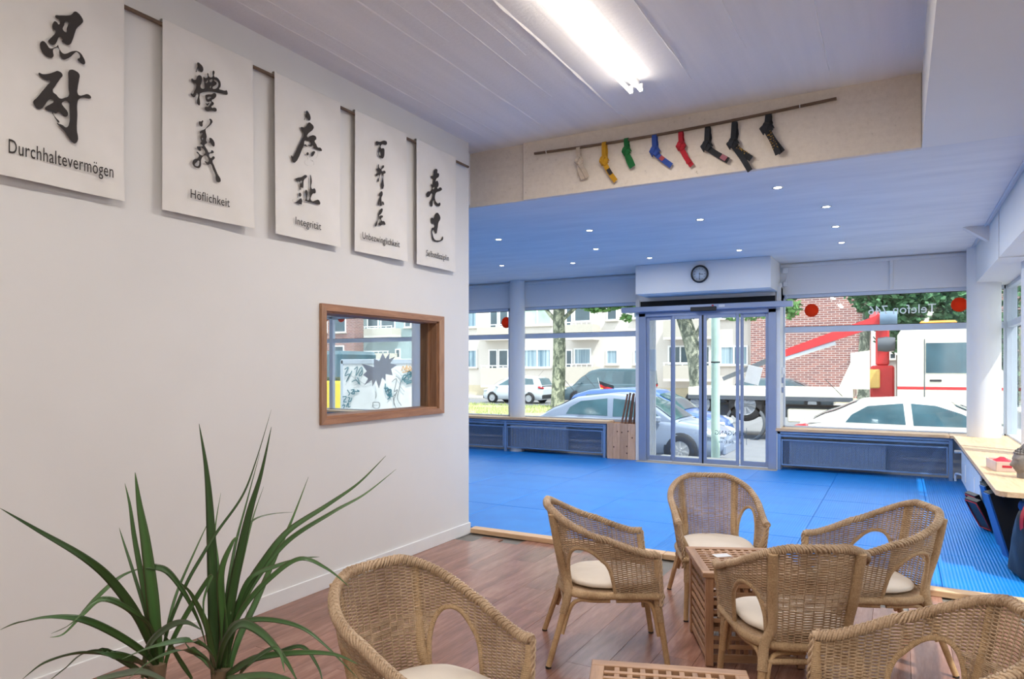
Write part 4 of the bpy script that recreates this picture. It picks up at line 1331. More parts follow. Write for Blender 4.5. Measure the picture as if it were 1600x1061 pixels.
# ================================================================ PLANT
def leaf_mat():
    g = N('dracaena leaf'); b = g.b
    uv = g.coords('UV')
    sx = g.node('ShaderNodeSeparateXYZ'); g.l(uv, sx.inputs[0])
    e = g.ramp(sx.outputs[0], [(0, srgb(92, 52, 50)), (.08, srgb(60, 84, 44)), (.5, srgb(60, 96, 46)), (.92, srgb(60, 84, 44))])
    oi = g.node('ShaderNodeObjectInfo'); hs = g.node('ShaderNodeHueSaturation')
    mr = g.node('ShaderNodeMapRange'); mr.inputs['To Min'].default_value = .75; mr.inputs['To Max'].default_value = 1.35
    g.l(oi.outputs['Random'], mr.inputs['Value']); g.l(mr.outputs[0], hs.inputs['Value']); g.l(e, hs.inputs['Color'])
    g.l(hs.outputs[0], b.inputs['Base Color'])
    b.inputs['Roughness'].default_value = .38
    return g.m
M['leaf'] = leaf_mat()
def plant_leaf(path, w, d0, d1, parent, twist=0.0, arch=0.0):
    """blade through sight points, running from depth d0 at the base to d1 at the tip"""
    P = []
    n = len(path)
    ctrl = []
    for i, (a, b) in enumerate(path):
        u = i / (n - 1)
        ctrl.append(atD(a, b, d0 + (d1 - d0) * u ** 1.2))
    P = bez(ctrl, 8)
    m = MB(); vs = []; uvs = []
    view = Vector((-SY, CYW, 0))
    k = len(P)
    for i, p in enumerate(P):
        u = i / (k - 1)
        T = (P[min(i + 1, k - 1)] - P[max(i - 1, 0)]).normalized()
        nn = (-view + Vector((0, 0, .55))).normalized()
        nn = (nn - T * nn.dot(T)).normalized()
        s = T.cross(nn)
        R = Matrix.Rotation(twist * (u - .2), 4, T)
        s = R @ s; nn = R @ nn
        ww = w * min(1, .55 + u * 2.2) * (1 - max(0, (u - .35) / .65) ** 1.5 * .97) / 2
        for q, h in ((-1, .0), (-.5, -.18), (0, -.34), (.5, -.18), (1, 0)):
            vs.append(p + s * ww * q + nn * ww * h); uvs.append(((q + 1) / 2, u))
        for q, h in ((.5, -.26), (0, -.42), (-.5, -.26)):
            vs.append(p + s * ww * q + nn * (ww * h - .0004)); uvs.append(((q + 1) / 2, u))
    fs = []
    for i in range(k - 1):
        for j in range(8):
            fs.append((8 * i + j, 8 * i + (j + 1) % 8, 8 * i + 8 + (j + 1) % 8, 8 * i + 8 + j))
    m.add(vs, fs, True, uvs)
    return m.build('leaf', M['leaf'], parent, recalc=False)
pl_ = empty('dracaena_plant', (0, 0, 0), label='green spiky-leaved potted plant in the lower left foreground', cat='plant')
DB = 1.45
L1 = [ # rosette near x=245
 ([(250,1052),(244,1000),(238,930),(228,850),(218,790),(211,738)], .036, .0),
 ([(244,1040),(236,980),(222,905),(210,840),(203,790),(195,755)], .017, .02),
 ([(243,1030),(228,960),(208,893),(194,850),(186,824)], .010, .05),
 ([(246,1045),(232,1000),(210,955),(172,905),(130,870),(60,829),(0,794)], .026, -.25),
 ([(240,1020),(224,980),(200,950),(160,936),(130,960),(100,990),(78,996)], .018, -.1),
 ([(248,1050),(240,990),(215,960),(160,936),(110,975),(80,990)], .012, -.3),
 ([(250,1048),(225,1020),(180,990),(130,968),(78,964),(30,972),(0,984)], .020, -.35),
 ([(240,1055),(215,1034),(170,1022),(120,1020),(70,1035),(35,1061)], .022, -.45),
 ([(236,1061),(205,1040),(165,1018),(130,1020),(100,1045),(75,1065)], .018, -.35),
 ([(255,1050),(270,1000),(300,945),(330,900),(318,940),(322,990)], .016, -.05),
 ([(252,1045),(262,985),(290,915),(315,870),(340,830),(378,776),(400,720),(424,640)], .011, .10),
 ([(252,1050),(258,1000),(275,930),(305,860),(330,806)], .010, .18),
 ([(222,887),(235,885),(262,893),(290,930),(312,975),(322,1010)], .018, .02),
 ([(128,958),(160,925),(190,900),(222,887)], .014, .1),
 ([(222,1061),(232,1010),(262,980),(290,972),(316,985)], .022, -.25),
 ([(150,1061),(185,1054),(220,1049),(255,1062),(280,1080)], .018, -.5),
 ([(240,1062),(228,1070),(196,1075),(170,1085)], .016, -.4),
]
L2 = [ # rosette near x=345
 ([(335,1061),(334,990),(332,900),(328,800),(322,730),(311,662)], .034, .05),
 ([(350,1055),(358,960),(372,880),(390,800),(408,740),(424,667)], .030, .0),
 ([(345,1050),(352,950),(366,860),(384,790),(406,708)], .012, .2),
 ([(360,960),(378,880),(395,810),(412,760)], .008, .2),
 ([(355,1050),(360,985),(380,930),(410,880),(450,830),(510,790),(560,755),(603,712)], .026, .1),
 ([(352,1040),(372,960),(400,905),(450,845),(520,800),(570,772),(619,733)], .020, .2),
 ([(355,1060),(372,1000),(400,940),(430,870),(455,815),(482,745)], .022, .25),
 ([(382,826),(400,810),(425,803),(458,800)], .007, .15),
 ([(360,1010),(368,960),(390,905),(430,885),(470,873),(499,870)], .018, .05),
 ([(356,1000),(380,950),(420,905),(468,873),(510,888),(546,917)], .018, -.05),
 ([(350,1030),(358,985),(378,971),(420,968),(470,980),(510,1010),(560,1061)], .016, -.2),
 ([(340,1050),(350,1005),(375,975),(410,990),(445,1030),(465,1065)], .026, -.3),
 ([(348,1060),(370,1045),(400,1028),(460,1020),(520,1022),(560,1038)], .020, -.35),
 ([(345,1061),(380,1035),(420,1025),(470,1010),(496,1040),(505,1070)], .014, -.3),
 ([(352,1061),(365,1060),(410,1055),(450,1062),(480,1080)], .020, -.5),
 ([(340,1040),(330,1010),(322,975),(300,930),(282,910)], .022, -.1),
 ([(338,1050),(328,1020),(300,1000),(240,1010),(190,1030)], .022, -.4),
 ([(330,1045),(318,1030),(300,1018),(287,1001)], .012, .05),
 ([(345,1045),(345,960),(340,880),(336,830),(345,770)], .012, .25),
 ([(336,1061),(322,1030),(290,1014),(240,1030),(200,1061)], .02, -.45),
 ([(348,1055),(350,990),(345,900),(362,850),(372,838)], .026, .0),
 ([(300,1061),(280,1030),(262,1000),(250,985)], .014, -.1),
 ([(372,1061),(385,1040),(430,1012),(445,1050)], .016, -.35),
]
base1 = atD(246, 1058, DB); base2 = atD(345, 1066, DB + .04)
for (pa_, w_, dd) in L1: plant_leaf(pa_, w_ * .72, DB, DB + dd, pl_, .5)
for (pa_, w_, dd) in L2: plant_leaf(pa_, w_ * .72, DB + .04, DB + .04 + dd, pl_, -.4)
pot_c = Vector(((base1.x + base2.x) / 2, (base1.y + base2.y) / 2, 0))
for b_ in (base1, base2):
    MB().tube(bez([(pot_c.x + (b_.x - pot_c.x) * .3, pot_c.y + (b_.y - pot_c.y) * .3, .28), (b_.x, b_.y, .55), (b_.x, b_.y, b_.z + .03)], 6), [.016] * 12 + [.020], 10).build('stem', pbr('plant cane', (120, 100, 78), .9, bump=.3), pl_)
MB().lathe([(.10, 0), (.115, .01), (.145, .28), (.155, .30), (.150, .31), (.138, .30), (.135, .27)], 36, (pot_c.x, pot_c.y, 0), cap=False).build('pot', pbr('grey pot', (150, 146, 140), .6), pl_)
MB().lathe([(0, .275), (.137, .275)], 24, (pot_c.x, pot_c.y, 0), cap=False).build('soil', pbr('soil', (52, 40, 32), .95, bump=.5), pl_)
MB().lathe([(0, .0), (.12, 0), (.12, .004)], 24, (pot_c.x, pot_c.y, 0), cap=False).build('saucer', M['black'], pl_)

# ================================================================ THINGS ON AND UNDER THE RIGHT BENCH
# stone head
hd = empty('stone_head', (0, 0, 0), label='grey stone head with closed eyes and curled hair standing on the right bench', cat='statue')
hp = atZ(1601, 747, .622)
hd.location = (hp.x, hp.y, .622); hd.rotation_euler = (0, 0, radians(205 - 0))
stone = pbr('weathered stone', (128, 122, 118), .85, var=.25, scale=18, bump=.5, bscale=60, bdist=.003)
def headf(u, v):
    # local: face looks along +x ; v 0 bottom .. 1 top
    a = 2 * pi * u; ph = pi * (v - .5)
    x, y, z = cos(ph) * cos(a), cos(ph) * sin(a), sin(ph)
    X = x * .088; Y = y * .072; Z = .125 + z * .112
    if z < 0: X *= 1 - .22 * (-z) ** 1.5; Y *= 1 - .28 * (-z) ** 1.5
    f = max(0, x)
    g_ = lambda cy, cz, sy_, sz_: math.exp(-((y - cy) / sy_) ** 2 - ((z - cz) / sz_) ** 2)
    if x > 0:
        X += .022 * g_(0, -.12, .13, .24) + .010 * g_(0, -.22, .20, .10)
        X -= .010 * (g_(.33, .10, .20, .12) + g_(-.33, .10, .20, .12))
        X += .008 * (g_(.33, .06, .15, .07) + g_(-.33, .06, .15, .07))
        X += .006 * (g_(.33, .24, .26, .06) + g_(-.33, .24, .26, .06))
        X += .010 * g_(0, -.46, .22, .06) + .010 * g_(0, -.58, .18, .06) - .006 * g_(0, -.52, .22, .03)
        X += .010 * g_(0, -.82, .25, .14)
    return (X, Y, Z)
MB().grid(64, 48, headf, True, True).build('face', stone, hd)
MB().lathe([(.05, 0), (.052, .03), (.048, .06)], 24, (0, 0, 0)).build('neck', stone, hd)
for s in (-1, 1):
    MB().tube(bez([(.0, s * .072, .155), (-.012, s * .082, .165), (-.02, s * .080, .14), (-.006, s * .076, .11), (.0, s * .074, .07), (.004, s * .070, .06)], 5), .010, 8).build('ear', stone, hd)
cm = MB().lathe([(.0, .009), (.006, .008), (.009, .003), (.0095, 0)], 8).mesh('hair_curl', stone)
hr = random.Random(4)
for ring in range(8):
    el = .12 + ring * .19
    nn_ = max(5, int(26 * cos(el)))
    for q in range(nn_):
        a = 2 * pi * (q + .5 * (ring % 2)) / nn_
        if abs(((a + pi) % (2 * pi)) - pi) < 1.15 and el < .62: continue
        x, y, z = cos(el) * cos(a), cos(el) * sin(a), sin(el)
        p = Vector((x * .090, y * .076, .125 + z * .116))
        o = link('hair_curl', cm, hd, p, Vector((x / .09, y / .076, z / .116)).to_track_quat('Z', 'Y').to_euler())
MB().lathe([(.040, .215), (.038, .245), (.022, .268), (0, .278)], 20, (-.012, 0, 0)).build('topknot', stone, hd)
# little crate with red lining
cb = atZ(1556, 737, .622); cb2 = atZ(1584, 740, .622)
cr_ = empty('small_crate', (cb.x, cb.y, .622), label='small pale cardboard crate with red cloth beside the stone head', cat='crate')
cr_.rotation_euler = (0, 0, radians(8))
bxm = pbr('pale card', (214, 190, 178), .7); redm = pbr('red cloth', (190, 40, 62), .8, bump=.3)
W_, D_, H_ = .16, .30, .085
for (a, b, c, d) in ((0, W_, 0, .006), (0, W_, D_ - .006, D_), (0, .006, 0, D_), (W_ - .006, W_, 0, D_)):
    MB().box(a, b, c, d, 0, H_ + (.0 if d - c > .1 else 0), .001).build('side_board', bxm, cr_)
MB().box(0, W_, 0, D_, 0, .006).build('base', bxm, cr_)
MB().box(.045, .115, -.002, 0, .035, .055, .001).build('red_label', redm, cr_)
MB().grid(16, 16, lambda u, v: (.008 + .144 * u, .008 + .284 * v, .055 + .055 * sin(pi * u) * sin(pi * v) + .012 * noise.noise(Vector((u * 5, v * 5, 0)))), True).build('red_cloth', redm, cr_, recalc=False)
# kick shields and mitts under the bench
leather = pbr('black leather', (26, 27, 30), .38, var=.15, bump=.3, bscale=80)
bluepad = pbr('blue vinyl', (30, 92, 168), .4)
redv = pbr('red piping', (170, 36, 52), .5)
def shield(px_, py_, z, rz, tilt, w, h, t, lab, side=None, d=None):
    r = empty('kick_shield', (0, 0, 0), label=lab, cat='pad', group='pads under the right bench')
    r.location = d; r.rotation_euler = (tilt[0], tilt[1], rz)
    b = bevel(MB().box(-t / 2, t / 2, -w / 2, w / 2, 0, h, .002).build('pad_face', leather, r), .022, 3)
    if side:
        bevel(MB().box(-t / 2 - .012, -t / 2 + .012, -w / 2 + .004, w / 2 - .012, .006, h - .006, .002).build('side_panel', side, r), .009, 2)
    MB().tube(bez([(t / 2, -.08, h * .35), (t / 2 + .04, -.02, h * .45), (t / 2 + .04, .02, h * .55), (t / 2, .08, h * .65)], 5), .012, 6).build('handle', leather, r)
    return r
s1 = shield(0, 0, 0, radians(13), (0, radians(-16), 0), .13, .54, .20, 'tall kick shield with blue side, nearer one of two under the bench', bluepad, (.83, 6.62, .03))
s2 = shield(0, 0, 0, radians(13), (0, radians(-15), 0), .13, .54, .20, 'tall kick shield with blue side, farther one of two under the bench', bluepad, (.83, 7.00, .03))
s3 = shield(0, 0, 0, radians(10), (0, radians(-14), 0), .12, .50, .18, 'dark kick shield at the back of the row under the bench', None, (.83, 7.36, .03))
def mitt(loc, rot, lab):
    r = empty('focus_mitt', loc, label=lab, cat='mitt', group='focus mitts on the blue mats'); r.rotation_euler = rot
    bevel(MB().box(-.022, .022, -.10, .10, 0, .30, .002).build('pad', leather, r), .02, 3)
    MB().tube([(-.026, -.085, .015), (-.026, .085, .015), (-.026, .095, .15), (-.026, .085, .285), (-.026, -.085, .285), (-.026, -.095, .15)], .005, 6, closed=True).build('piping', redv, r)
    return r
mitt((.70, 7.55, .05), (radians(0), radians(-28), radians(24)), 'black focus mitt with red piping leaning at the front of the pads')
mitt((.70, 7.80, .05), (radians(0), radians(-24), radians(20)), 'black focus mitt with red piping leaning behind the other mitt')
# big black bag with red strap
bg_ = empty('sports_bag', (0, 0, 0), label='bulging black bag with red strap leaning under the near end of the right bench', cat='bag')
bg_.location = (.86, 6.02, .03); bg_.rotation_euler = (radians(6), radians(-14), radians(20))
def bagf(u, v):
    a = 2 * pi * u; z = v
    r = (.05 + .19 * sin(pi * min(1, (1 - z) * 1.02 + .04)) ** .6 * (1 - z) ** .35) if 0 < v < 1 else .001
    r = .235 * (1 - v) ** .9 * min(1, (v / .10) ** .5 if v > 0 else 0) * (1.25 - .25 * (1 - v)) + .055 * min(1, v * 10) * (1 if v < .99 else .0)
    return (r * cos(a) * .55 + .01 * noise.noise(Vector((cos(a) * 2, sin(a) * 2, v * 4))), r * sin(a), .50 * v)
MB().grid(40, 28, bagf, True, True).build('bag_body', leather, bg_)
seam = [bagf(u_, v_) for (u_, v_) in [(.25, .03 + .9 * i / 20) for i in range(21)]]
MB().tube([(x, y + .004, z) for (x, y, z) in seam], .006, 6).build('seam', leather, bg_)
MB().tube([bagf(.75, .03 + .9 * i / 20) for i in range(21)], .007, 6).build('seam', pbr('grey piping', (70, 74, 80), .6), bg_)
st_ = MB(); band(st_, bez([(-.06, -.03, .26), (-.07, -.03, .36), (-.05, -.02, .46), (.0, 0, .53)], 5), .03, (-1, -.2, .2), .004); st_.build('strap', redv, bg_)
gl_ = empty('boxing_glove', (.80, 5.93, .50), label='blue and black glove stuffed above the black bag under the bench', cat='glove')
gl_.location = (.86, 6.30, .46)
def glf(u, v):
    a = 2 * pi * u; ph = pi * (v - .5)
    return (.075 * cos(ph) * cos(a) * (1 + .2 * sin(ph)), .06 * cos(ph) * sin(a), .09 * sin(ph))
MB().grid(24, 16, glf, True, True).build('fist', bluepad, gl_)
MB().lathe([(.035, -.14), (.042, -.13), (.045, -.07)], 16).build('cuff', leather, gl_)
MB().tube(bez([(-.05, -.04, -.03), (-.08, -.05, .02), (-.07, -.05, .06)], 4), [.024] * 4 + [.026] * 4 + [.018], 8).build('thumb', bluepad, gl_)

# ================================================================ THE STREET
ZG = -.50
asph = pbr('asphalt', (118, 120, 124), .9, var=.1, scale=2, bump=.2, bscale=90)
slabm = pbr('pavement slab', (176, 172, 166), .9, var=.1, scale=3, bump=.2, bscale=60)
struct(MB().box(-70, 40, 11.1, 80, -1.1, ZG), 'street', asph)
struct(MB().box(XR + .15, 40, -20, 11.1, -1.1, ZG), 'side_street', asph)
pv = empty('pavement', (0, 0, 0), kind='structure')
MB().box(-30, 5, 11.1, 12.85, ZG, -.425).build('bed', slabm, pv)
slab_me = MB().box(-.248, .248, -.248, .248, -.02, .012, .004).mesh('slab', slabm)
for i in range(34):
    for j in range(3):
        link('slab', slab_me, pv, (-13.8 + .5 * i, 11.4 + .5 * j, -.413 + .001 * ((i * 7 + j * 3) % 3)))
kb_me = MB().box(-.495, .495, -.07, .07, -.1, .03, .01).mesh('kerb_stone', pbr('kerb granite', (160, 160, 160), .9))
for i in range(18): link('kerb_stone', kb_me, pv, (-13.5 + i, 12.95, -.43))
MB().box(-3.62, -1.53, 10.75, 11.9, -.42, -.02, .01).build('door_step', slabm, pv)
# grass verge and far pavement
grass_m = pbr('dry verge soil', (168, 172, 128), .95, var=.25, scale=3, bump=.4)
vg = struct(MB().box(-50, -9.5, 24.2, 31.5, ZG, -.43), 'verge', grass_m)
gb = MB(); gr = random.Random(11)
for _ in range(9000):
    x = gr.uniform(-24, -10.5); y = gr.uniform(24.4, 31.2)
    if noise.noise(Vector((x * .5, y * .5, 0))) < -.15 or hypot(x - atY(871, 636, 30).x, y - 30) < .6: continue
    h = gr.uniform(.05, .17); a = gr.random() * pi; w = .02
    dx_, dy_ = cos(a) * w, sin(a) * w
    gb.add([(x - dx_, y - dy_, -.43), (x + dx_, y + dy_, -.43), (x + gr.uniform(-.05, .05), y + gr.uniform(-.05, .05), -.43 + h)], [(0, 1, 2)])
g_ = gb.build('grass', pbr('grass blades', (176, 184, 128), .8, var=.25, scale=2), None, recalc=False)
tag(g_, 'patchy sunlit grass on the verge around the plane tree', 'grass', kind='stuff')
struct(MB().box(-60, 10, 37.2, 41, ZG, -.40), 'far_pavement', slabm)
# white lane dashes
lane = pbr('road paint', (225, 225, 222), .8)
for k in range(6):
    struct(MB().box(-9 + 3.4 * k, -7.4 + 3.4 * k, 16.1, 16.22, ZG, ZG + .004), 'lane_marking', lane)

# ---------------------------------------------------------------- buildings
FYW = 41.0
wallw = pbr('pale render', (208, 202, 196), .9, var=.02)
beige = pbr('beige render', (188, 182, 172), .9, var=.03)
plinth = pbr('plinth render', (202, 192, 168), .9, var=.05)
whitef = pbr('white window frame', (236, 238, 240), .5)
def pane_mat(name, c, rough=.15):
    return pbr(name, c, rough, var=.25, scale=.8, spec=.7)
gdark = pane_mat('far window glass', (62, 82, 92)); gcurt = pane_mat('curtained glass', (168, 190, 200), .4); ggreen = pane_mat('green blind', (178, 212, 188), .5)
def curtain_mat():
    g = N('net curtain'); v = g.coords('Object', (1, 1, .02)); n = g.noise(v, 6, 3)
    g.l(g.ramp(n, [(.35, srgb(92, 122, 142)), (.65, srgb(170, 190, 200))]), g.b.inputs['Base Color']); g.b.inputs['Roughness'].default_value = .5
    return g.m
gcurt = curtain_mat()
def awin(parent, a, c, b, d, Y, glassm, split=1, sill=True, dep=.06):
    """window between photo corners (a,c) top-left and (b,d) bottom-right on the plane Y"""
    p, q = atY(a, c, Y), atY(b, d, Y)
    # keep it rectangular: take z from the middle of the window
    z1 = atY((a + b) / 2, c, Y).z; z0 = atY((a + b) / 2, d, Y).z
    f = MB(); e = .09
    f.box(p.x, q.x, Y - dep, Y + .02, z1 - e, z1); f.box(p.x, q.x, Y - dep, Y + .02, z0, z0 + e)
    f.box(p.x, p.x + e, Y - dep, Y + .02, z0 + e, z1 - e); f.box(q.x - e, q.x, Y - dep, Y + .02, z0 + e, z1 - e)
    for k in range(1, split):
        x = p.x + (q.x - p.x) * k / split; f.box(x - e / 2, x + e / 2, Y - dep, Y + .02, z0 + e, z1 - e)
    w = f.build('window', whitef, parent)
    for k in range(split):
        x0 = p.x + (q.x - p.x) * k / split + e / 2; x1 = p.x + (q.x - p.x) * (k + 1) / split - e / 2
        MB().box(x0, x1, Y - .02, Y - .01, z0 + e, z1 - e).build('pane', glassm, w)
    if sill: MB().box(p.x - .08, q.x + .08, Y - .16, Y, z0 - .07, z0, .01).build('window_sill', beige, w)
    return w
wb_ = empty('apartment_building', (0, 0, 0), label='pale rendered apartment building across the street with beige balconies', cat='building')
xl, xr_ = atY(668, 574, FYW).x, atY(1173, 574, FYW).x
MB().box(xl, xr_, FYW, FYW + 9, ZG, 13).build('wall', wallw, wb_)
MB().box(xl, xr_, FYW - .04, FYW, ZG, atY(900, 604, FYW).z).build('plinth', plinth, wb_)
for (a, c, b, d, m, s) in ((731, 546, 746, 575, gcurt, 1), (818, 545, 862, 575, gcurt, 2), (818, 482, 862, 509, ggreen, 2), (731, 484, 746, 512, gcurt, 1), (947, 546, 966, 570, gcurt, 1), (948, 478, 965, 501, gdark, 1), (990, 546, 1002, 570, gcurt, 1), (989, 470, 1003, 498, gdark, 1),
                           (1125, 540, 1169, 571, gcurt, 2), (1125, 470, 1169, 498, gdark, 2), (1010, 470, 1024, 498, gdark, 1), (690, 546, 715, 575, gcurt, 2), (690, 484, 715, 510, gdark, 2)):
    awin(wb_, a, c, b, d, FYW, m, s)
def balcony(parent, a, b, ptop, pbot, win, Y=FYW, dep=1.1, railing=True):
    Yf = Y - dep
    p, q = atY(a, ptop, Yf), atY(b, ptop, Yf)
    z1, z0 = atY((a + b) / 2, ptop, Yf).z, atY((a + b) / 2, pbot, Yf).z
    m = MB(); m.box(p.x, q.x, Yf, Yf + .12, z0, z1); m.box(p.x, p.x + .12, Yf + .12, Y, z0, z1); m.box(q.x - .12, q.x, Yf + .12, Y, z0, z1)
    o = m.build('balcony_parapet', beige, parent)
    MB().box(p.x, q.x, Yf, Y, z0 - .15, z0).build('balcony_floor', wallw, o)
    r = MB(); r.box(p.x, q.x, Yf + .02, Yf + .08, z1 + .12, z1 + .18)
    n = 5
    for k in range(n + 1): x = p.x + .05 + (q.x - p.x - .1) * k / n; r.box(x - .02, x + .02, Yf + .03, Yf + .07, z1, z1 + .12)
    r.build('handrail', whitef, o)
    for w in win: awin(parent, *w, sill=False)
balcony(wb_, 751, 795, 575, 602, [(764, 546, 778, 600, FYW, gdark, 1), (779, 546, 795, 576, FYW, gdark, 1)])
balcony(wb_, 745, 795, 511, 528, [(765, 478, 779, 515, FYW, gdark, 1), (780, 478, 795, 511, FYW, gdark, 1)])
balcony(wb_, 882, 926, 573, 600, [(884, 546, 895, 590, FYW, gdark, 1), (897, 544, 924, 570, FYW, gcurt, 1)])
balcony(wb_, 882, 926, 507, 527, [(884, 470, 895, 512, FYW, gdark, 1), (897, 470, 924, 503, FYW, gdark, 1)])
balcony(wb_, 1036, 1112, 571, 592, [(1044, 540, 1083, 570, FYW, gdark, 2), (1090, 540, 1110, 590, FYW, gdark, 1)])
balcony(wb_, 1036, 1112, 500, 526, [(1044, 468, 1083, 500, FYW, gdark, 2)])
# brick buildings
def brick_mat(name, s=1.0):
    g = N(name); b = g.b
    tc = g.node('ShaderNodeTexCoord'); sp = g.node('ShaderNodeSeparateXYZ'); g.l(tc.outputs['Object'], sp.inputs[0])
    cb = g.node('ShaderNodeCombineXYZ'); g.l(g.math('ADD', sp.outputs[0], sp.outputs[1]), cb.inputs[0]); g.l(sp.outputs[2], cb.inputs[1])
    t = g.node('ShaderNodeTexBrick'); g.l(cb.outputs[0], t.inputs['Vector'])
    t.inputs['Color1'].default_value = srgb(158, 106, 98); t.inputs['Color2'].default_value = srgb(126, 86, 86); t.inputs['Mortar'].default_value = srgb(196, 186, 182)
    t.inputs['Scale'].default_value = 1; t.inputs['Brick Width'].default_value = .38 * s; t.inputs['Row Height'].default_value = .115 * s; t.inputs['Mortar Size'].default_value = .014 * s
    g.l(t.outputs['Color'], b.inputs['Base Color']); b.inputs['Roughness'].default_value = .9
    g.l(g.bump(t.outputs['Fac'], -.4, .01), b.inputs['Normal'])
    return g.m
brickm = brick_mat('red brick')
bb_ = empty('brick_building', (0, 0, 0), label='windowless red brick gable across the street right of the pale apartments', cat='building')
x0, x1 = atY(1173, 574, 40.4).x, atY(1351, 574, 40.4).x
MB().box(x0, x1, 40.4, 50, ZG, 12).build('wall', brickm, bb_)
MB().box(x1 - .1, x1 + .12, 40.28, 40.44, ZG, 12).build('downpipe', beige, bb_)
MB().box(x0, x1, 40.36, 40.4, ZG, -.1).build('plinth', plinth, bb_)
p = atY(1337, 559, 40.3); MB().box(p.x - .25, p.x + .25, 40.3, 40.4, p.z - .25, p.z + .25, .02).build('wall_plate', whitef, bb_)
b2_ = empty('brick_building', (0, 0, 0), label='second brick building partly hidden behind the leafy tree, far right', cat='building')
x0, x1 = atY(1402, 574, 52).x, atY(1640, 574, 52).x
MB().box(x0, x1, 52, 60, ZG, 14).build('wall', brickm, b2_)
b3_ = empty('rendered_house', (0, 0, 0), label='white rendered house seen between the two brick buildings', cat='building')
x0, x1 = atY(1351, 574, 40.4).x + .2, atY(1404, 574, 49).x
MB().box(x0, x1, 51, 51.9, ZG, 13).build('wall', wallw, b3_)
awin(b3_, 1389, 551, 1401, 562, 51, gdark, 1, sill=True)
awin(b3_, 1362, 470, 1376, 492, 51, gdark, 1, sill=True)
# beyond the inner window: brick block and a grey one
b4 = empty('brick_building', (0, 0, 0), label='brick house seen through the left part of the timber-framed inner window', cat='building')
x0, x1 = atY(440, 574, 40).x, atY(568, 574, 41).x - .02
MB().box(x0, x1, 40, 50, ZG, 13).build('wall', brickm, b4)
for (a, c, b, d) in ((521, 488, 541, 520), (500, 488, 512, 520), (521, 540, 538, 575)): awin(b4, a, c, b, d, 40, gdark, 1)
b5 = empty('grey_building', (0, 0, 0), label='grey rendered building with balconies seen through the inner window', cat='building')
x0, x1 = atY(568, 574, 41).x, atY(667, 574, 41).x
greyr = pbr('grey render', (150, 168, 172), .9, var=.08)
MB().box(x0, x1, 41, 50, ZG, 13).build('wall', greyr, b5)
for (a, c, b, d) in ((574, 490, 592, 514), (595, 490, 618, 514), (632, 490, 643, 512), (618, 545, 626, 560), (648, 535, 656, 560)): awin(b5, a, c, b, d, 41, gdark, 1)
balcony(b5, 568, 612, 513, 524, [], Y=41); balcony(b5, 568, 606, 552, 562, [], Y=41)
# house across the side street on the right
b6 = empty('corner_house', (0, 0, 0), label='pale house across the side street on the right', cat='building')
MB().box(22, 32, 0, 34, ZG, 12).build('wall', wallw, b6)

# ---------------------------------------------------------------- vehicles
def interp(pts, x):
    if x <= pts[0][0]: return pts[0][1]
    for (a, b), (c, d) in zip(pts[:-1], pts[1:]):
        if x <= c:
            t = (x - a) / (c - a) if c > a else 0
            t2 = t * t * (3 - 2 * t)
            return b + (d - b) * (t * .55 + t2 * .45)
    return pts[-1][1]
tyre_m = pbr('tyre', (34, 35, 38), .85); rim_m = pbr('wheel trim', (176, 180, 186), .35, metal=.4)
carglass = pbr('car glass', (60, 92, 104), .08, spec=.9, var=.3, scale=1.5)
red_l = pbr('tail light', (176, 34, 44), .25); clear_l = pbr('head light', (210, 218, 224), .15)
black_t = pbr('black trim', (40, 43, 48), .6)
def wheel(parent, x, y, side, r=.31, w=.2, spokes=8):
    wh = MB().lathe([(r * .62, -w * .5), (r * .93, -w * .5), (r, -w * .36), (r, w * .36), (r * .93, w * .5), (r * .62, w * .5)], 28, (0, 0, 0), axis='y', cap=False).build('wheel', tyre_m, parent, (x, y, r))
    rm = MB()
    s = side
    rm.lathe([(r * .66, s * w * .30), (r * .66, s * w * .46), (r * .60, s * w * .48), (r * .56, s * w * .34)], 28, axis='y', cap=False)
    rm.lathe([(0, s * w * .44), (r * .17, s * w * .44), (r * .2, s * w * .34)], 14, axis='y', cap=False)
    rm.lathe([(0, s * w * .36), (r * .6, s * w * .36)], 24, axis='y', cap=False)
    for k in range(spokes):
        a = 2 * pi * k / spokes
        rm.box(-r * .055, r * .055, s * w * .36, s * w * .47, r * .14, r * .62, mat=Matrix.Rotation(a, 4, 'Y'))
    rm.build('wheel_trim', rim_m, wh)
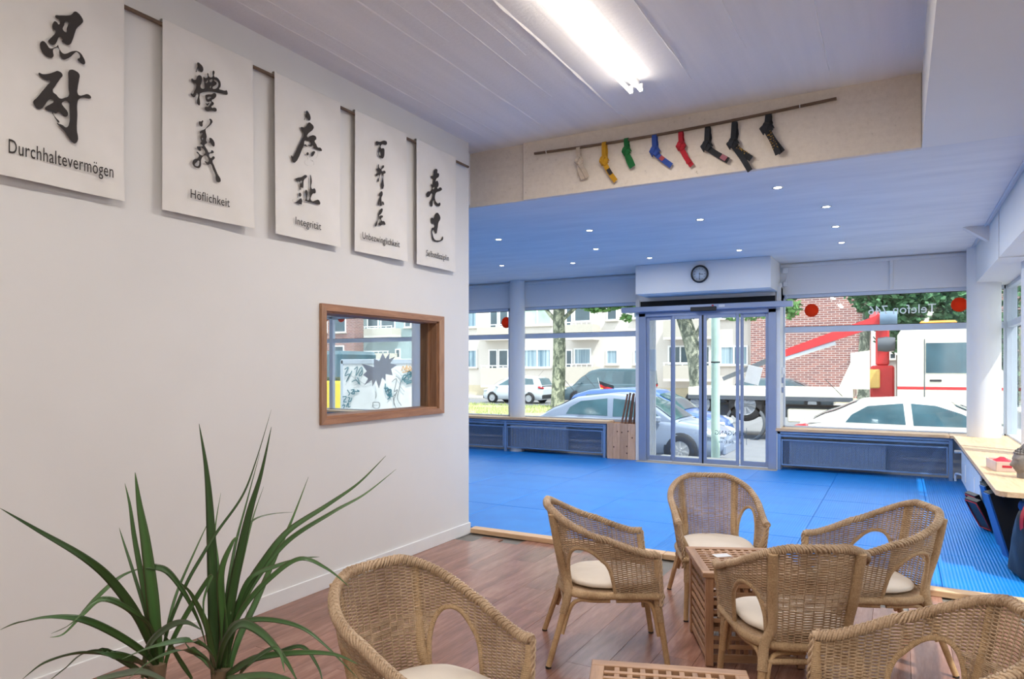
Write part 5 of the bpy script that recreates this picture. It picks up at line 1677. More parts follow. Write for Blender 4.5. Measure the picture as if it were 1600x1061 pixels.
def car(name, label, loc, heading, L, W, H, col, top, roof, windows, cabx, rear_base, front_base, wr=.31, wx=None, cat='car', metal=.3, belt=.0, spokes=8, roofw=.74, bumper=None):
    """top: belt/hood line z(x) of the lower body; roof: z(x) of the cabin; windows: side glass polygons (x,z)"""
    root = empty(name, loc, heading, label=label, cat=cat)
    paint = pbr(label[:24] + ' paint', col, .28, metal=0, var=.01, coat=.5)
    zb = .20
    NS = 48
    def hw(x): return W / 2 * (1 - .16 * abs(2 * x / L) ** 5)
    def body(u, v):
        x = -L / 2 + L * u
        e = min(1, (u / .03) ** .5 if u < .03 else 1, ((1 - u) / .03) ** .5 if u > .97 else 1)
        zt = interp(top, x); zl = zb + (.12 * (1 - e))
        w = hw(x) * (.9 + .1 * e)
        zt = zb + (zt - zb) * (.82 + .18 * e)
        prof = [(0, zl), (.86, zl), (.96, zl + .06), (1.0, zl + (zt - zl) * .35), (1.0, zl + (zt - zl) * .62), (.975, zl + (zt - zl) * .86), (.93, zl + (zt - zl) * .965), (.86, zt), (.5, zt + .018), (0, zt + .025)]
        k = v * 18
        i = int(round(k)); 
        if i <= 9: yy, zz = prof[i]; s = -1
        else: yy, zz = prof[18 - i]; s = 1
        return (x, s * yy * w, zz)
    b = MB(); b.grid(NS, 19, body, True)
    ends = []
    for u in (0, 1):
        ring = [body(u, j / 18) for j in range(19)]
        c_ = (ring[0][0], 0, .5)
        b.add([c_] + ring, [(0, j, j + 1) for j in range(1, 19)], False)
    b.build('body', paint, root)
    zbelt = min(interp(top, cabx[0]), interp(top, cabx[1]))
    Hm = max(z for _, z in roof)
    wb0 = W / 2 * .93; wr0 = W / 2 * roofw
    def ys(x, z): 
        q = max(0, min(1, (z - zbelt) / (Hm - zbelt)))
        return (wb0 - (wb0 - wr0) * q ** 1.15) * (1 - .05 * abs(2 * x / L) ** 3)
    def cab(u, v):
        x = roof[0][0] + (roof[-1][0] - roof[0][0]) * u
        zr = interp(roof, x); z0 = interp(top, x) - .03
        k = int(round(v * 16)); s = -1 if k <= 8 else 1; k2 = k if k <= 8 else 16 - k
        if k2 <= 5:
            z = z0 + (zr - .05 - z0) * k2 / 5 if zr - .05 > z0 else z0
            return (x, s * ys(x, z), z)
        w = ys(x, zr - .05)
        yy, dz_ = {6: (.96, .022), 7: (.84, .042), 8: (0, .05)}[k2]
        return (x, s * w * yy, max(zr - .05, z0) + dz_)
    c = MB(); c.grid(44, 17, cab, True); c.build('cabin', paint, root)
    for s in (-1, 1):
        for poly in windows:
            cx_, cz_ = sum(p[0] for p in poly) / len(poly), sum(p[1] for p in poly) / len(poly)
            m = MB(); m.prism(poly, lambda x, z: (x, s * (ys(x, z) + .006), z), lambda x, z: (x, s * (ys(x, z) - .01), z))
            m.build('side_window', carglass, root)
    # windscreen and rear window follow the cabin ends
    for (xa, za, xb, zb2, nm) in ((front_base[0], front_base[1], front_base[2], front_base[3], 'windscreen'), (rear_base[0], rear_base[1], rear_base[2], rear_base[3], 'rear_window')):
        sgn = 1 if nm == 'windscreen' else -1
        def gl(u, v):
            x = xa + (xb - xa) * u; z = za + (zb2 - za) * u
            z = interp(roof, x) + .004
            w = ys(x, z - .05) * .90
            y = -w + 2 * w * v
            return (x + sgn * .012, y, z + .012 - .02 * (2 * v - 1) ** 4)
        MB().grid(10, 12, gl, True).build(nm, carglass, root)
    wx = wx or (-L * .30, L * .31)
    for x in wx:
        for s in (-1, 1):
            MB().lathe([(wr * .7, s * .010), (wr * 1.12, s * .016), (wr * 1.14, 0)], 28, (x, s * (hw(x) - .012), wr + .01), axis='y', cap=False).build('wheel_arch', black_t, root)
            wheel(root, x, s * (hw(x) - .052), s, wr, .19, spokes)
    zt = interp(top, L / 2 - .25); zr2 = interp(top, -L / 2 + .2)
    for s in (-1, 1):
        MB().tube(bez([(L / 2 - .04, s * hw(L / 2) * .62, zt - .10), (L / 2 - .12, s * hw(L / 2 - .1) * .96, zt - .08), (L / 2 - .34, s * (hw(L / 2 - .3)) * 1.0, zt - .04)], 4), [.05] * 4 + [.06] * 4 + [.03], 8).build('headlight', clear_l, root)
        MB().tube(bez([(-L / 2 + .02, s * hw(-L / 2) * .78, zr2 - .14), (-L / 2 + .08, s * hw(-L / 2) * 1.0, zr2 - .12), (-L / 2 + .24, s * hw(-L / 2 + .2) * 1.0, zr2 - .09)], 4), [.06] * 4 + [.06] * 4 + [.03], 8).build('tail_light', red_l, root)
        MB().box(front_base[0] - .42, front_base[0] - .24, s * (W / 2 - .02), s * (W / 2 + .13), zbelt - .01, zbelt + .12, .03).build('mirror', paint, root)
        MB().box(-L * .05, L * .02, s * (W / 2 - .02), s * (W / 2 + .012), zbelt - .14, zbelt - .11, .005).build('door_handle', paint, root)
    MB().box(L / 2 - .06, L / 2 + .03, -W * .38, W * .38, .24, .44, .03).build('front_bumper', bumper or paint, root)
    MB().box(-L / 2 - .04, -L / 2 + .05, -W * .40, W * .40, .28, .50, .03).build('rear_bumper', bumper or paint, root)
    MB().tube([(roof[0][0] + .55, 0, Hm - .02), (roof[0][0] + .25, 0, Hm + .30)], .006, 6).build('aerial', black_t, root)
    return root
# silver hatchback/saloon outside the door, facing right
Ls = 4.25
car('silver_car', 'silver parked car outside the glass door facing right', (atY(1000, 574, 14.8).x - .18, 14.85, ZG), 0, Ls, 1.72, 1.44, (124, 138, 162),
    [(-2.125, .80), (-1.9, .93), (-1.3, .95), (1.0, .90), (1.55, .83), (2.0, .68), (2.125, .55)],
    [(-1.95, .93), (-1.55, 1.14), (-1.05, 1.36), (-.3, 1.44), (.25, 1.40), (.62, 1.24), (1.22, .90)],
    [[(-1.28, .97), (-1.20, 1.12), (-.95, 1.26), (-.34, 1.33), (-.30, .96)], [(-.18, .95), (-.20, 1.33), (.18, 1.30), (.55, 1.17), (.88, .96)]],
    (-1.9, 1.2), (-1.85, .98, -1.15, 1.33), (1.15, .95, .42, 1.36), wr=.31, wx=(-1.22, 1.30), spokes=7)
Lw = 4.55
wx0 = atY(1240, 650, 14.0).x
car('white_saloon', 'white parked saloon car outside the right-hand window', (wx0 + Lw / 2, 14.85, ZG), 0, Lw, 1.76, 1.46, (222, 222, 218),
    [(-2.275, .88), (-2.2, .99), (-1.7, 1.01), (-1.2, .99), (1.0, .93), (1.6, .86), (2.1, .72), (2.275, .55)],
    [(-2.05, 1.0), (-1.7, 1.17), (-1.1, 1.42), (-.3, 1.46), (.1, 1.42), (.6, 1.22), (1.2, .92)],
    [[(-1.40, 1.0), (-1.30, 1.14), (-1.04, 1.30), (-.48, 1.36), (-.44, .99)], [(-.32, .98), (-.36, 1.36), (.02, 1.33), (.40, 1.20), (.78, .98)]],
    (-2.0, 1.2), (-1.95, 1.03, -1.2, 1.38), (1.1, .98, .3, 1.36), wr=.31, wx=(-1.36, 1.36), spokes=10)
car('blue_hatchback', 'blue car driving past behind the silver parked car', (atY(1000, 574, 16.8).x, 17.4, ZG), 0, 4.1, 1.72, 1.46, (58, 96, 160),
    [(-2.05, .85), (-1.9, 1.0), (1.0, .93), (1.5, .86), (1.95, .70), (2.05, .55)],
    [(-2.0, 1.0), (-1.75, 1.32), (-1.3, 1.44), (-.3, 1.48), (.3, 1.44), (.7, 1.24), (1.2, .92)],
    [[(-1.5, 1.02), (-1.42, 1.30), (-.36, 1.38), (-.30, 1.0)], [(-.18, 1.0), (-.22, 1.38), (.2, 1.36), (.85, .98)]],
    (-1.95, 1.2), (-1.98, 1.03, -1.7, 1.34), (1.1, .98, .5, 1.36), wr=.31)
car('small_hatchback', 'small silver hatchback parked across the street behind the round column', (atY(809, 574, 34.6).x, 34.6, ZG), pi, 3.8, 1.66, 1.52, (196, 204, 212),
    [(-1.9, .9), (-1.8, 1.0), (1.0, .98), (1.4, .88), (1.8, .72), (1.9, .55)],
    [(-1.88, 1.0), (-1.65, 1.38), (-1.2, 1.50), (-.3, 1.54), (.3, 1.46), (.7, 1.28), (1.3, .96)],
    [[(-1.4, 1.06), (-1.3, 1.36), (-.5, 1.42), (-.42, 1.02)], [(-.3, 1.02), (-.34, 1.42), (.15, 1.38), (.85, 1.0)]],
    (-1.85, 1.3), (-1.86, 1.05, -1.55, 1.42), (1.2, 1.0, .5, 1.38), wr=.30, bumper=black_t)
car('minivan', 'dark teal grey minibus parked across the street beside the tree', (atY(943, 574, 35.5).x + .2, 35.8, ZG), pi, 5.0, 1.9, 1.94, (70, 94, 106),
    [(-2.5, 1.0), (-2.45, 1.16), (.9, 1.14), (1.5, 1.08), (2.2, .90), (2.45, .7), (2.5, .55)],
    [(-2.48, 1.15), (-2.42, 1.85), (-2.1, 1.94), (.2, 1.95), (.7, 1.86), (1.2, 1.52), (1.75, 1.08)],
    [[(-2.1, 1.22), (-2.1, 1.74), (-.1, 1.78), (-.05, 1.22)], [(.1, 1.2), (.1, 1.74), (.6, 1.66), (1.22, 1.2)]],
    (-2.4, 1.6), (-2.47, 1.25, -2.42, 1.8), (1.65, 1.15, .85, 1.75), wr=.34, roofw=.84, spokes=9, bumper=black_t, cat='van')
car('estate_car', 'dark estate car parked in front of the brick gable', (atY(1222, 574, 35.5).x, 35.8, ZG), 0, 4.5, 1.75, 1.5, (84, 96, 104),
    [(-2.25, .85), (-2.15, 1.0), (1.0, .95), (1.5, .88), (2.1, .74), (2.25, .55)],
    [(-2.2, 1.0), (-2.0, 1.34), (-1.7, 1.46), (-.3, 1.5), (.35, 1.46), (.8, 1.26), (1.35, .95)],
    [[(-1.9, 1.03), (-1.75, 1.34), (-1.2, 1.38), (-1.2, 1.02)], [(-1.12, 1.02), (-1.12, 1.38), (-.3, 1.40), (-.25, 1.0)], [(-.15, 1.0), (-.2, 1.4), (.25, 1.37), (.95, .99)]],
    (-2.1, 1.3), (-2.15, 1.03, -1.85, 1.38), (1.25, 1.0, .6, 1.36), wr=.32)
car('grey_car', 'silver grey car ahead of the white saloon seen past the corner column', (5.9, 15.0, ZG), 0, 4.4, 1.75, 1.45, (170, 180, 190),
    [(-2.2, .88), (-2.1, 1.0), (1.0, .94), (1.6, .86), (2.05, .72), (2.2, .55)],
    [(-1.95, 1.0), (-1.6, 1.2), (-1.1, 1.40), (-.2, 1.46), (.35, 1.42), (.8, 1.24), (1.3, .93)],
    [[(-1.3, 1.0), (-1.05, 1.28), (-.3, 1.36), (-.25, .99)], [(-.12, .98), (-.16, 1.36), (.3, 1.33), (.95, .98)]],
    (-1.9, 1.3), (-1.85, 1.03, -1.2, 1.36), (1.25, .98, .55, 1.36))
# little flag flying above the silver car
fg = empty('car_flag', (0, 0, 0), label='small black, red and yellow striped flag above the silver car', cat='flag')
fp = atY(934, 594, 16.9); fe = atY(922, 624, 15.0)
fg.location = fp
MB().tube([(-.0, 0, .06), (.10, 0, -.34)], .006, 6).build('pole', M['white_plastic'], fg)
for k, c in enumerate(((40, 40, 44), (206, 44, 40), (240, 196, 70))):
    z0_ = -.02 - .085 * k
    m = MB(); m.grid(10, 3, lambda u, v: (.02 + .03 * k + .42 * u, .02 * sin(u * 9), z0_ - .085 * v - .12 * u), True)
    m.build('stripe', pbr('flag %d' % k, c, .8), fg, recalc=False)

# graffiti covered white trailer seen through the inner window
gt = empty('box_trailer', (0, 0, 0), label='white box trailer covered in graffiti tags seen through the inner window', cat='trailer')
ga, gb2, gy = atY(534, 574, 13.4).x, -10.0, 13.4
zt = atY(590, 563, 13.4).z
gw = pbr('white trailer panel', (236, 238, 240), .6, var=.03)
MB().box(ga, gb2, gy, gy + 1.9, ZG + .25, zt, .02).build('body', gw, gt)
al = M['frame_metal']
e = MB(); e.box(ga - .02, gb2 + .02, gy - .02, gy + .06, zt - .09, zt + .03, .01); e.box(ga - .03, ga + .05, gy - .02, gy + .06, ZG + .25, zt); e.box(gb2 - .05, gb2 + .03, gy - .02, gy + .06, ZG + .25, zt); e.box(ga, gb2, gy - .02, gy + .06, ZG + .22, ZG + .32)
e.build('edge_profile', al, gt)
for x in (ga + .8, gb2 - .8): wheel(gt, x, gy + .2, -1, .3, .2); bpy.data.objects[gt.children[-1].name].location.z = ZG + .3
ER = (480, 440, 4.08)
def scrib(pts, w, m, nm='graffiti_tag'):
    P = [atY(ER[0] + a / ER[2], ER[1] + b / ER[2], gy - .024) for a, b in pts]
    mb = MB(); band(mb, bez(P, 5), w, (0, -1, 0), .004); return mb
teal = pbr('teal spray', (40, 110, 126), .7); blk = pbr('black spray', (44, 50, 60), .7); org = pbr('orange spray', (214, 160, 90), .7); gry = pbr('grey spray', (140, 150, 160), .7)
rg = random.Random(21)
tags = [
 (teal, .022, [[(238, 560), (262, 548), (240, 600), (270, 590), (248, 640), (285, 570)], [(300, 560), (320, 545), (310, 600), (345, 545), (350, 590), (330, 600), (352, 560)], [(284, 640), (310, 628), (335, 655), (320, 610)]]),
 (teal, .026, [[(255, 690), (270, 715), (262, 725)], [(278, 692), (300, 690), (282, 712), (300, 715), (296, 694)], [(300, 700), (332, 700), (318, 692)], [(225, 735), (250, 735), (232, 765), (252, 768)], [(258, 740), (272, 742), (262, 765), (278, 760), (284, 740)], [(222, 790), (240, 788), (230, 810)], [(248, 800), (262, 772), (262, 800), (275, 796)]]),
 (teal, .030, [[(600, 640), (615, 600), (635, 600), (618, 625), (645, 625), (640, 585), (655, 575), (665, 600), (650, 610)], [(655, 600), (672, 575), (684, 600), (668, 612), (690, 606), (688, 585)], [(606, 612), (625, 640), (660, 632), (690, 618)], [(632, 652), (670, 640), (692, 640)], [(610, 628), (650, 590), (680, 608)]]),
 (teal, .032, [[(498, 650), (500, 700), (520, 730), (540, 715)], [(490, 680), (515, 690), (525, 735), (512, 750)], [(505, 672), (530, 700), (516, 720), (545, 732)], [(500, 700), (535, 690), (525, 742)]]),
 (blk, .012, [[(540, 640), (570, 620), (555, 700), (575, 690), (552, 760), (570, 815)], [(565, 600), (595, 640), (575, 740), (600, 790)], [(420, 770), (458, 772), (456, 806), (422, 804), (420, 770)], [(435, 745), (440, 725), (436, 700)], [(556, 790), (548, 740), (560, 720)]]),
 (org, .020, [[(600, 570), (612, 540), (622, 565), (634, 535), (645, 560), (655, 540), (668, 560), (680, 535), (700, 560)], [(605, 580), (690, 560)], [(632, 545), (640, 575), (660, 560), (690, 545), (705, 570)]]),
 (gry, .010, [[(300, 600), (360, 650), (420, 640), (440, 700)], [(560, 560), (600, 600), (590, 660), (620, 700)], [(280, 600), (330, 640), (300, 660)]]),
]
for (m_, w_, strokes) in tags:
    for s_ in strokes:
        scrib(s_, w_, m_).build('graffiti_stroke', m_, gt)
# yellow van left of the trailer
yv = empty('yellow_van', (0, 0, 0), label='yellow van with dark windows left of the graffiti trailer', cat='van')
ya_, yb2 = atY(492, 574, 17).x, atY(533, 574, 17).x
yp = pbr('yellow paint', (232, 204, 40), .4)
MB().box(ya_, yb2, 17, 19, ZG + .25, atY(515, 595, 17).z, .06).build('body', yp, yv)
MB().box(ya_ + .1, yb2 - .1, 17.05, 18.95, atY(515, 595, 17).z, atY(515, 548, 17).z, .12).build('cabin', carglass, yv)
for x in (ya_ + .3, yb2 - .5): wheel(yv, x, 17.08, -1, .33, .2); yv.children[-1].location.z = ZG + .33

# recovery truck driving past
tk = empty('recovery_truck', (0, 0, 0), label='cream recovery truck with raised red crane arm passing behind the white saloon', cat='truck')
TY = 20.0
cream = pbr('cream truck paint', (234, 228, 208), .35, coat=.3)
redp = pbr('red crane paint', (206, 52, 56), .4); dgrey = pbr('chassis grey', (84, 90, 98), .7)
cx0, cx1 = atY(1402, 574, TY).x, atY(1402, 574, TY).x + 2.25
def cabf(u, v):
    a = 2 * pi * u
    return None
cabp = [(cx0, .25), (cx0, 2.30), (cx0 + .12, 2.50), (cx0 + 1.5, 2.52), (cx0 + 1.85, 2.36), (cx0 + 2.16, 1.45), (cx0 + 2.28, 1.30), (cx0 + 2.30, .20), (cx0 + 2.1, .05), (cx0 + 1.95, .05), (cx0 + 1.8, .42), (cx0 + 1.35, .60), (cx0 + .9, .42), (cx0 + .8, .10), (cx0 + .1, .10)]
bevel(MB().prism(cabp, lambda x, z: (x, TY, z), lambda x, z: (x, TY + 2.3, z)).build('cab', cream, tk), .07, 3)
cw = MB(); cw.prism([(cx0 + .62, 1.36), (cx0 + .62, 2.10), (cx0 + 1.62, 2.10), (cx0 + 1.98, 1.36)], lambda x, z: (x, TY - .012, z), lambda x, z: (x, TY + .02, z)); cw.build('side_window', carglass, tk)
cw = MB(); cw.add([(cx0 + 1.92, TY + .15, 2.30), (cx0 + 1.92, TY + 2.15, 2.30), (cx0 + 2.20, TY + 2.15, 1.48), (cx0 + 2.20, TY + .15, 1.48)], [(0, 1, 2, 3)]); cw.build('windscreen', carglass, tk)
MB().box(cx0 + 1.88, cx0 + 1.98, TY - .22, TY - .02, 1.4, 1.95, .02).build('mirror', black_t, tk)
MB().box(cx0 + .5, cx0 + 1.3, TY + .5, TY + 1.8, 2.52, 2.68, .04).build('light_bar', pbr('orange beacon', (222, 140, 60), .3), tk)
MB().box(cx0 + .58, cx0 + .6, TY - .012, TY, .5, 2.2).build('door_seam', dgrey, tk)
MB().box(cx0 + .7, cx0 + .95, TY - .03, TY, 1.15, 1.2, .01).build('door_handle', black_t, tk)
MB().box(cx0 + .0, cx0 + 2.2, TY - .005, TY, .95, 1.02).build('red_stripe', redp, tk)
# chassis, bed, gooseneck, crane tower
bx0 = atY(1075, 574, TY).x
MB().box(bx0, cx0, TY + .5, TY + 1.8, .12, .42).build('chassis', dgrey, tk)
bz = atY(1250, 607, TY).z
MB().box(bx0, cx0 - 1.0, TY, TY + 2.3, bz - .24, bz, .02).build('load_bed', cream, tk)
MB().box(bx0, cx0 - 1.0, TY - .02, TY + .02, bz - .34, bz - .22, .01).build('side_rail', dgrey, tk)
MB().prism([(cx0 - 1.35, bz), (cx0 - .95, bz + .95), (cx0 - .62, bz + 1.0), (cx0 - .62, bz)], lambda x, z: (x, TY + .02, z), lambda x, z: (x, TY + .3, z)).build('bed_headboard', cream, tk)
MB().box(cx0 - 2.6, cx0 - 1.2, TY + .05, TY + .45, .02, .38, .03).build('storage_box', cream, tk)
for x in (atY(1164, 574, TY).x, atY(1164, 574, TY).x - 1.25, cx0 + 1.35): 
    wheel(tk, x, TY + .18, -1, .46, .32, 10); tk.children[-1].location.z = ZG + .46
    wheel(tk, x, TY + 2.1, 1, .46, .32, 10); tk.children[-1].location.z = ZG + .46
mg = MB(); mg.lathe([(.47, 0), (.54, 0), (.54, .36), (.47, .36)], 28, (atY(1164, 574, TY).x, TY + .02, ZG + .46), axis='y', cap=False); mg.build('mudguard', dgrey, tk)
tx = cx0 - .35
MB().box(tx - .28, tx + .28, TY + .8, TY + 1.6, .42, 1.55, .05).build('crane_base', redp, tk)
MB().box(tx - .16, tx + .16, TY + .95, TY + 1.35, 1.55, 2.7, .04).build('crane_column', redp, tk)
MB().box(tx - .40, tx - .05, TY + .60, TY + .85, .95, 1.45, .03).build('valve_block', pbr('yellow tank', (226, 190, 110), .5), tk)
MB().lathe([(.17, -.2), (.2, 0), (.17, .2)], 16, (tx + .1, TY + .6, 2.1), axis='x').build('hydraulic_motor', dgrey, tk)
MB().lathe([(.2, -.2), (.22, 0), (.2, .2)], 16, (tx + .15, TY + .6, 2.75), axis='x').build('hydraulic_motor', pbr('blue grey motor', (96, 118, 140), .5), tk)
a1 = atY(1385, 497, TY + .9); a2 = atY(1215, 556, TY + .9); a3 = atY(1130, 592, TY + .9)
ar = MB(); ar.tube([a1, a2], [.20, .13], 4, up=(0, 1, 0), smooth=False); ar.build('crane_arm', redp, tk)
ar = MB(); ar.tube([a2 + (a1 - a2) * .55 + Vector((0, 0, -.18)), a2 + Vector((-.05, 0, -.14))], .075, 8); ar.build('hydraulic_ram', M['frame_metal'], tk)
ar = MB(); ar.tube([a2 + (a1 - a2) * .1, a3], [.11, .08], 4, up=(0, 1, 0), smooth=False); ar.build('crane_jib', dgrey, tk)
MB().tube([a1 + Vector((-.3, 0, .1)), (tx, TY + 1.1, 2.65)], .13, 8).build('elbow', redp, tk)

# mint lamp post with its little sign
lp_ = empty('lamp_post', (0, 0, 0), label='pale mint green lamp post on the pavement outside the glass door', cat='lamp post')
q = atY(1118, 574, 12.2); mint = pbr('mint paint', (184, 212, 200), .5)
lp_.location = (q.x, 12.2, -.40)
MB().lathe([(.074, 0), (.073, .9), (.072, 4.2), (.05, 7)], 20).build('post', mint, lp_)
MB().lathe([(.074, 1.98), (.078, 1.98), (.078, 2.0), (.074, 2.0)], 20, cap=False).build('band', M['dark_gap'], lp_)
MB().box(.06, .30, -.01, .0, 1.72, 2.02, .002, mat=Matrix.Rotation(radians(14), 4, 'Y')).build('sign_plate', M['white_plastic'], lp_)
# white ribbed pipe panel just outside the left door leaf
wp = empty('wall_banner', (0, 0, 0), label='white ribbed vertical panel just outside the left edge of the glass door', cat='panel')
a_, b_ = atY(1013, 574, 11.25).x, atY(1025, 574, 11.25).x
n = 5
for k in range(n):
    x = a_ + (b_ - a_) * (k + .5) / n
    MB().tube([(x, 11.25, -.4), (x, 11.25, 2.35)], (b_ - a_) / n * .48, 8).build('rib', M['white_plastic'], wp)
MB().box(a_ - .02, b_ + .01, 11.18, 11.24, 1.45, 1.80, .01).build('grey_box', M['frame_metal'], wp)

# ---------------------------------------------------------------- trees
def bark_mat():
    g = N('plane tree bark'); v = g.coords('Object', (1, 1, .6)); n = g.noise(v, 4.5, 5, .65, .5)
    g.l(g.ramp(n, [(.38, srgb(74, 80, 72)), (.5, srgb(112, 118, 104)), (.56, srgb(168, 170, 152)), (.7, srgb(118, 122, 108))]), g.b.inputs['Base Color'])
    g.b.inputs['Roughness'].default_value = .9; g.l(g.bump(n, .4, .02), g.b.inputs['Normal'])
    return g.m
bark = bark_mat()
def leafm(name, c):
    g = N(name); v = g.coords('Object'); n = g.noise(v, 1.5, 3)
    a = srgb(*c); g.l(g.ramp(n, [(.3, tuple(x * .55 for x in a[:3]) + (1,)), (.7, tuple(min(1, x * 1.25) for x in a[:3]) + (1,))]), g.b.inputs['Base Color'])
    g.b.inputs['Roughness'].default_value = .6
    g.b.inputs['Transmission Weight'].default_value = 0
    return g.m
lf1 = leafm('plane leaves', (104, 150, 84)); lf2 = leafm('dark leaves', (78, 122, 82))
def crown(parent, blobs, m, rs=1, size=.15):
    r = random.Random(rs); b = MB()
    for (c, rad, n) in blobs:
        for _ in range(n):
            v = Vector((r.gauss(0, 1), r.gauss(0, 1), r.gauss(0, 1))).normalized() * (r.random() ** .45)
            p = Vector(c) + Vector((v.x * rad[0], v.y * rad[1], v.z * rad[2]))
            s = size * r.uniform(.6, 1.3)
            a = Vector((r.uniform(-1, 1), r.uniform(-1, 1), r.uniform(-.6, .6))).normalized(); d = Vector((r.uniform(-1, 1), r.uniform(-1, 1), r.uniform(-1, 1)))
            d = (d - a * d.dot(a)).normalized()
            b.add([p - a * s, p + d * s * .6, p + a * s, p - d * s * .6], [(0, 1, 2, 3)])
    o = b.build('foliage', m, parent, recalc=False); o['kind'] = 'stuff'
    return o
def tree(label, base, pts, rad, branches, blobs, m, rs, size=.15):
    t = empty('plane_tree', base, 0, label=label, cat='tree', group='street trees')
    B = Vector(base)
    MB().tube(bez([Vector(p) - B for p in pts], 6), [rad[0] + (rad[1] - rad[0]) * (i / (6 * (len(pts) - 1))) ** .7 for i in range(6 * (len(pts) - 1) + 1)], 14).build('trunk', bark, t)
    for br_ in branches:
        P = bez([Vector(p) - B for p in br_[0]], 5)
        MB().tube(P, [br_[1] + (br_[2] - br_[1]) * i / (len(P) - 1) for i in range(len(P))], 9).build('branch', bark, t)
    crown(t, [(Vector(c) - B, r_, n) for (c, r_, n) in blobs], m, rs, size)
    return t
TA = 30.0
pa = lambda x, y, Y=TA: tuple(atY(x, y, Y))
b0 = atY(871, 636, TA)
tree('plane tree with mottled trunk and forked branches in front of the pale apartments', (b0.x, TA, -.43), [(b0.x, TA, -.5), pa(873, 590), pa(874, 540), pa(873, 500), pa(874, 470), pa(874, 420)], (.34, .25),
     [([pa(870, 502), pa(860, 492), pa(852, 482), pa(838, 470), pa(820, 450)], .11, .06), ([pa(878, 500), pa(888, 491), pa(900, 480), pa(915, 468), pa(930, 450)], .11, .06)],
     [(pa(960, 462), (1.5, 1.5, .55), 1300), (pa(935, 480), (.8, .8, .28), 200), (pa(985, 475), (.9, 1, .4), 320), (pa(905, 440), (2.4, 2, 1.0), 1500), (pa(840, 420), (2.6, 2, 1.2), 1300), (pa(978, 497), (.25, .3, .16), 40)], lf1, 1)
TB = 24.5
pb_ = lambda x, y, Y=TB: tuple(atY(x, y, Y))
b0 = atY(1093, 640, TB)
tree('leaning plane tree seen through the glass door', (b0.x, TB, ZG), [(b0.x, TB, -.55), pb_(1090, 590), pb_(1084, 550), pb_(1074, 515), pb_(1066, 490), pb_(1058, 450)], (.32, .24),
     [([pb_(1080, 540), pb_(1110, 490), pb_(1160, 470), pb_(1215, 462)], .09, .03)],
     [(pb_(1060, 490), (.9, 1, .18), 260), (pb_(1175, 492), (1.0, .8, .2), 200), (pb_(1232, 478), (.38, .5, .42), 190), (pb_(1100, 450), (3, 2, .7), 1100)], lf1, 2, .12)
TC = 33.0
pc_ = lambda x, y, Y=TC: tuple(atY(x, y, Y))
b0 = atY(1349, 640, TC)
tree('slim tree in front of the right edge of the brick gable', (b0.x, TC, ZG), [(b0.x, TC, -.55), pc_(1349, 570), pc_(1352, 520), pc_(1357, 480), pc_(1362, 430)], (.26, .16),
     [([pc_(1357, 480), pc_(1380, 455), pc_(1400, 440)], .09, .03)],
     [(pc_(1395, 468), (1.6, 1.3, .8), 1300), (pc_(1440, 478), (1.7, 1.5, 1.2), 2000), (pc_(1480, 470), (1.5, 1.5, 1.3), 1500), (pc_(1425, 510), (1.1, 1, .7), 700), (pc_(1370, 440), (2, 1.6, .8), 700)], lf2, 3)
hb = empty('ivy_hedge', (0, 0, 0), label='dark green ivy covered hedge behind the truck cab, far right', cat='hedge')
crown(hb, [(pc_(1480, 520, 44), (3.2, 1, 1.6), 1600), (pc_(1560, 560, 44), (3.5, 1, 4.0), 3200), (pc_(1410, 520, 44), (1.5, 1, 1.2), 500)], lf2, 7, .2)
MB().box(atY(1400, 574, 45).x, atY(1600, 574, 45).x, 45.2, 45.5, ZG, 2.2).build('garden_wall', beige, hb)

# ---------------------------------------------------------------- stickers and lettering on the shop glass
def film(name, c, tr=.5):
    g = N(name); g.n.remove(g.b)
    d = g.node('ShaderNodeBsdfDiffuse'); t = g.node('ShaderNodeBsdfTranslucent'); mx = g.node('ShaderNodeMixShader'); mx.inputs[0].default_value = tr
    d.inputs[0].default_value = t.inputs[0].default_value = srgb(*c)
    g.l(d.outputs[0], mx.inputs[1]); g.l(t.outputs[0], mx.inputs[2]); g.l(mx.outputs[0], g.n['Material Output'].inputs[0])
    return g.m
redd = film('orange red film', (232, 84, 46))
for k, (a, b) in enumerate(((1268, 485), (1499, 476), (791, 504), (533, 496), (509, 495), (651, 505))):
    q = atY(a, b, YF - .012)
    r = .095 if k < 2 else .10
    o = MB().lathe([(0, 0), (r, 0), (r, .002), (0, .002)], 40, axis='y').build('dot_sticker', redd, None, q)
    tag(o, ['round orange-red dot sticker on the upper right window beside the door', 'round orange-red dot sticker at the far right end of the window, by the column', 'round orange-red dot sticker partly behind the round left column',
            'larger red dot sticker seen inside the inner window near its left mullion', 'red dot sticker at the left edge of the inner window view', 'red dot sticker at the upper right of the inner window view'][k], 'sticker', 'dot stickers on the shop windows')
sb = atY(594, 582, YF - .012)
star = []
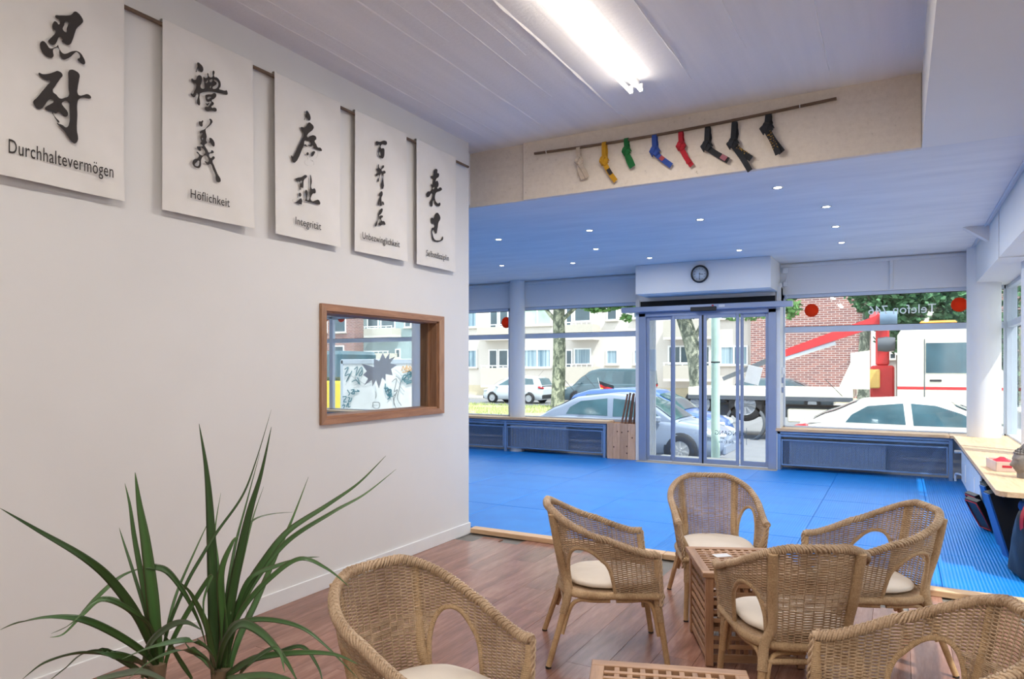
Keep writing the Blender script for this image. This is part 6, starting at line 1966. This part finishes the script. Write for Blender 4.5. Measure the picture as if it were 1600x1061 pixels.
spk = [(457, 682), (440, 628), (416, 668), (412, 628), (363, 662), (388, 618), (355, 595), (380, 572), (345, 522), (425, 545), (425, 488), (458, 508), (482, 455), (498, 492), (525, 455), (522, 495), (560, 478), (530, 520), (572, 532), (535, 558), (545, 598), (500, 590), (500, 635), (478, 612)]
poly = [(lambda v: (v.x - sb.x, v.z - sb.z))(atY(480 + a / 4.08, 440 + b / 4.08, YF - .012)) for a, b in spk]
o = MB().prism(poly, lambda x, z: (x, 0, z), lambda x, z: (x, .003, z)).build('star_sticker', pbr('silver film', (188, 190, 194), .5, metal=0, var=.05), None, sb)
tag(o, 'jagged silver starburst sticker on the pane seen through the inner window', 'sticker')
def mirrored(body, x_right, x_left, z, h, m, label, y=YF - .012):
    """lettering stuck on for readers outside: it reads mirrored from in here; first letter at x_right"""
    mt = Matrix(((-1, 0, 0, x_right), (0, 0, 1, y), (0, 1, 0, z), (0, 0, 0, 1)))
    o, w = text_mesh('window_lettering', body, h * 1.35, mt, m, None, extrude=.001)
    f = (x_right - x_left) / w
    o.data.transform(Matrix.Translation((x_right, 0, 0)) @ Matrix.Diagonal((f, 1, 1, 1)) @ Matrix.Translation((-x_right, 0, 0)))
    o['label'] = label; o['category'] = 'lettering'
    return o
wht = film('white film', (236, 240, 242))
R_, L_ = atY(1463, 486, YF), atY(1357, 492, YF)
mirrored('Telefon 746', R_.x, L_.x, (R_.z + L_.z) / 2 - .01, .13, wht, 'white mirrored lettering Telefon 746 on the upper right window')
R_, L_ = atY(1159, 680, YB), atY(1118, 678, YB)
mirrored('EINGANG', R_.x, L_.x, R_.z - .01, .07, pbr('grey film', (92, 110, 122), .6), 'small grey mirrored word EINGANG on the glass door', YB - .003)
mirrored('um die Ecke', R_.x - .0, L_.x + .05, R_.z - .13, .05, pbr('grey film 2', (92, 110, 122), .6), 'small grey mirrored words um die Ecke on the glass door', YB - .003)
ar_ = MB(); ar_.prism([(0, -.03), (.035, 0), (0, .03)], lambda x, z: (x, 0, z), lambda x, z: (x, .002, z)); ar_.box(.05, .055, 0, .002, -.16, .09)
tag(ar_.build('arrow_sticker', bpy.data.materials['grey film'], None, (R_.x + .015, YB - .003, R_.z + .02)), 'small grey arrow and line beside the mirrored word on the door', 'sticker')
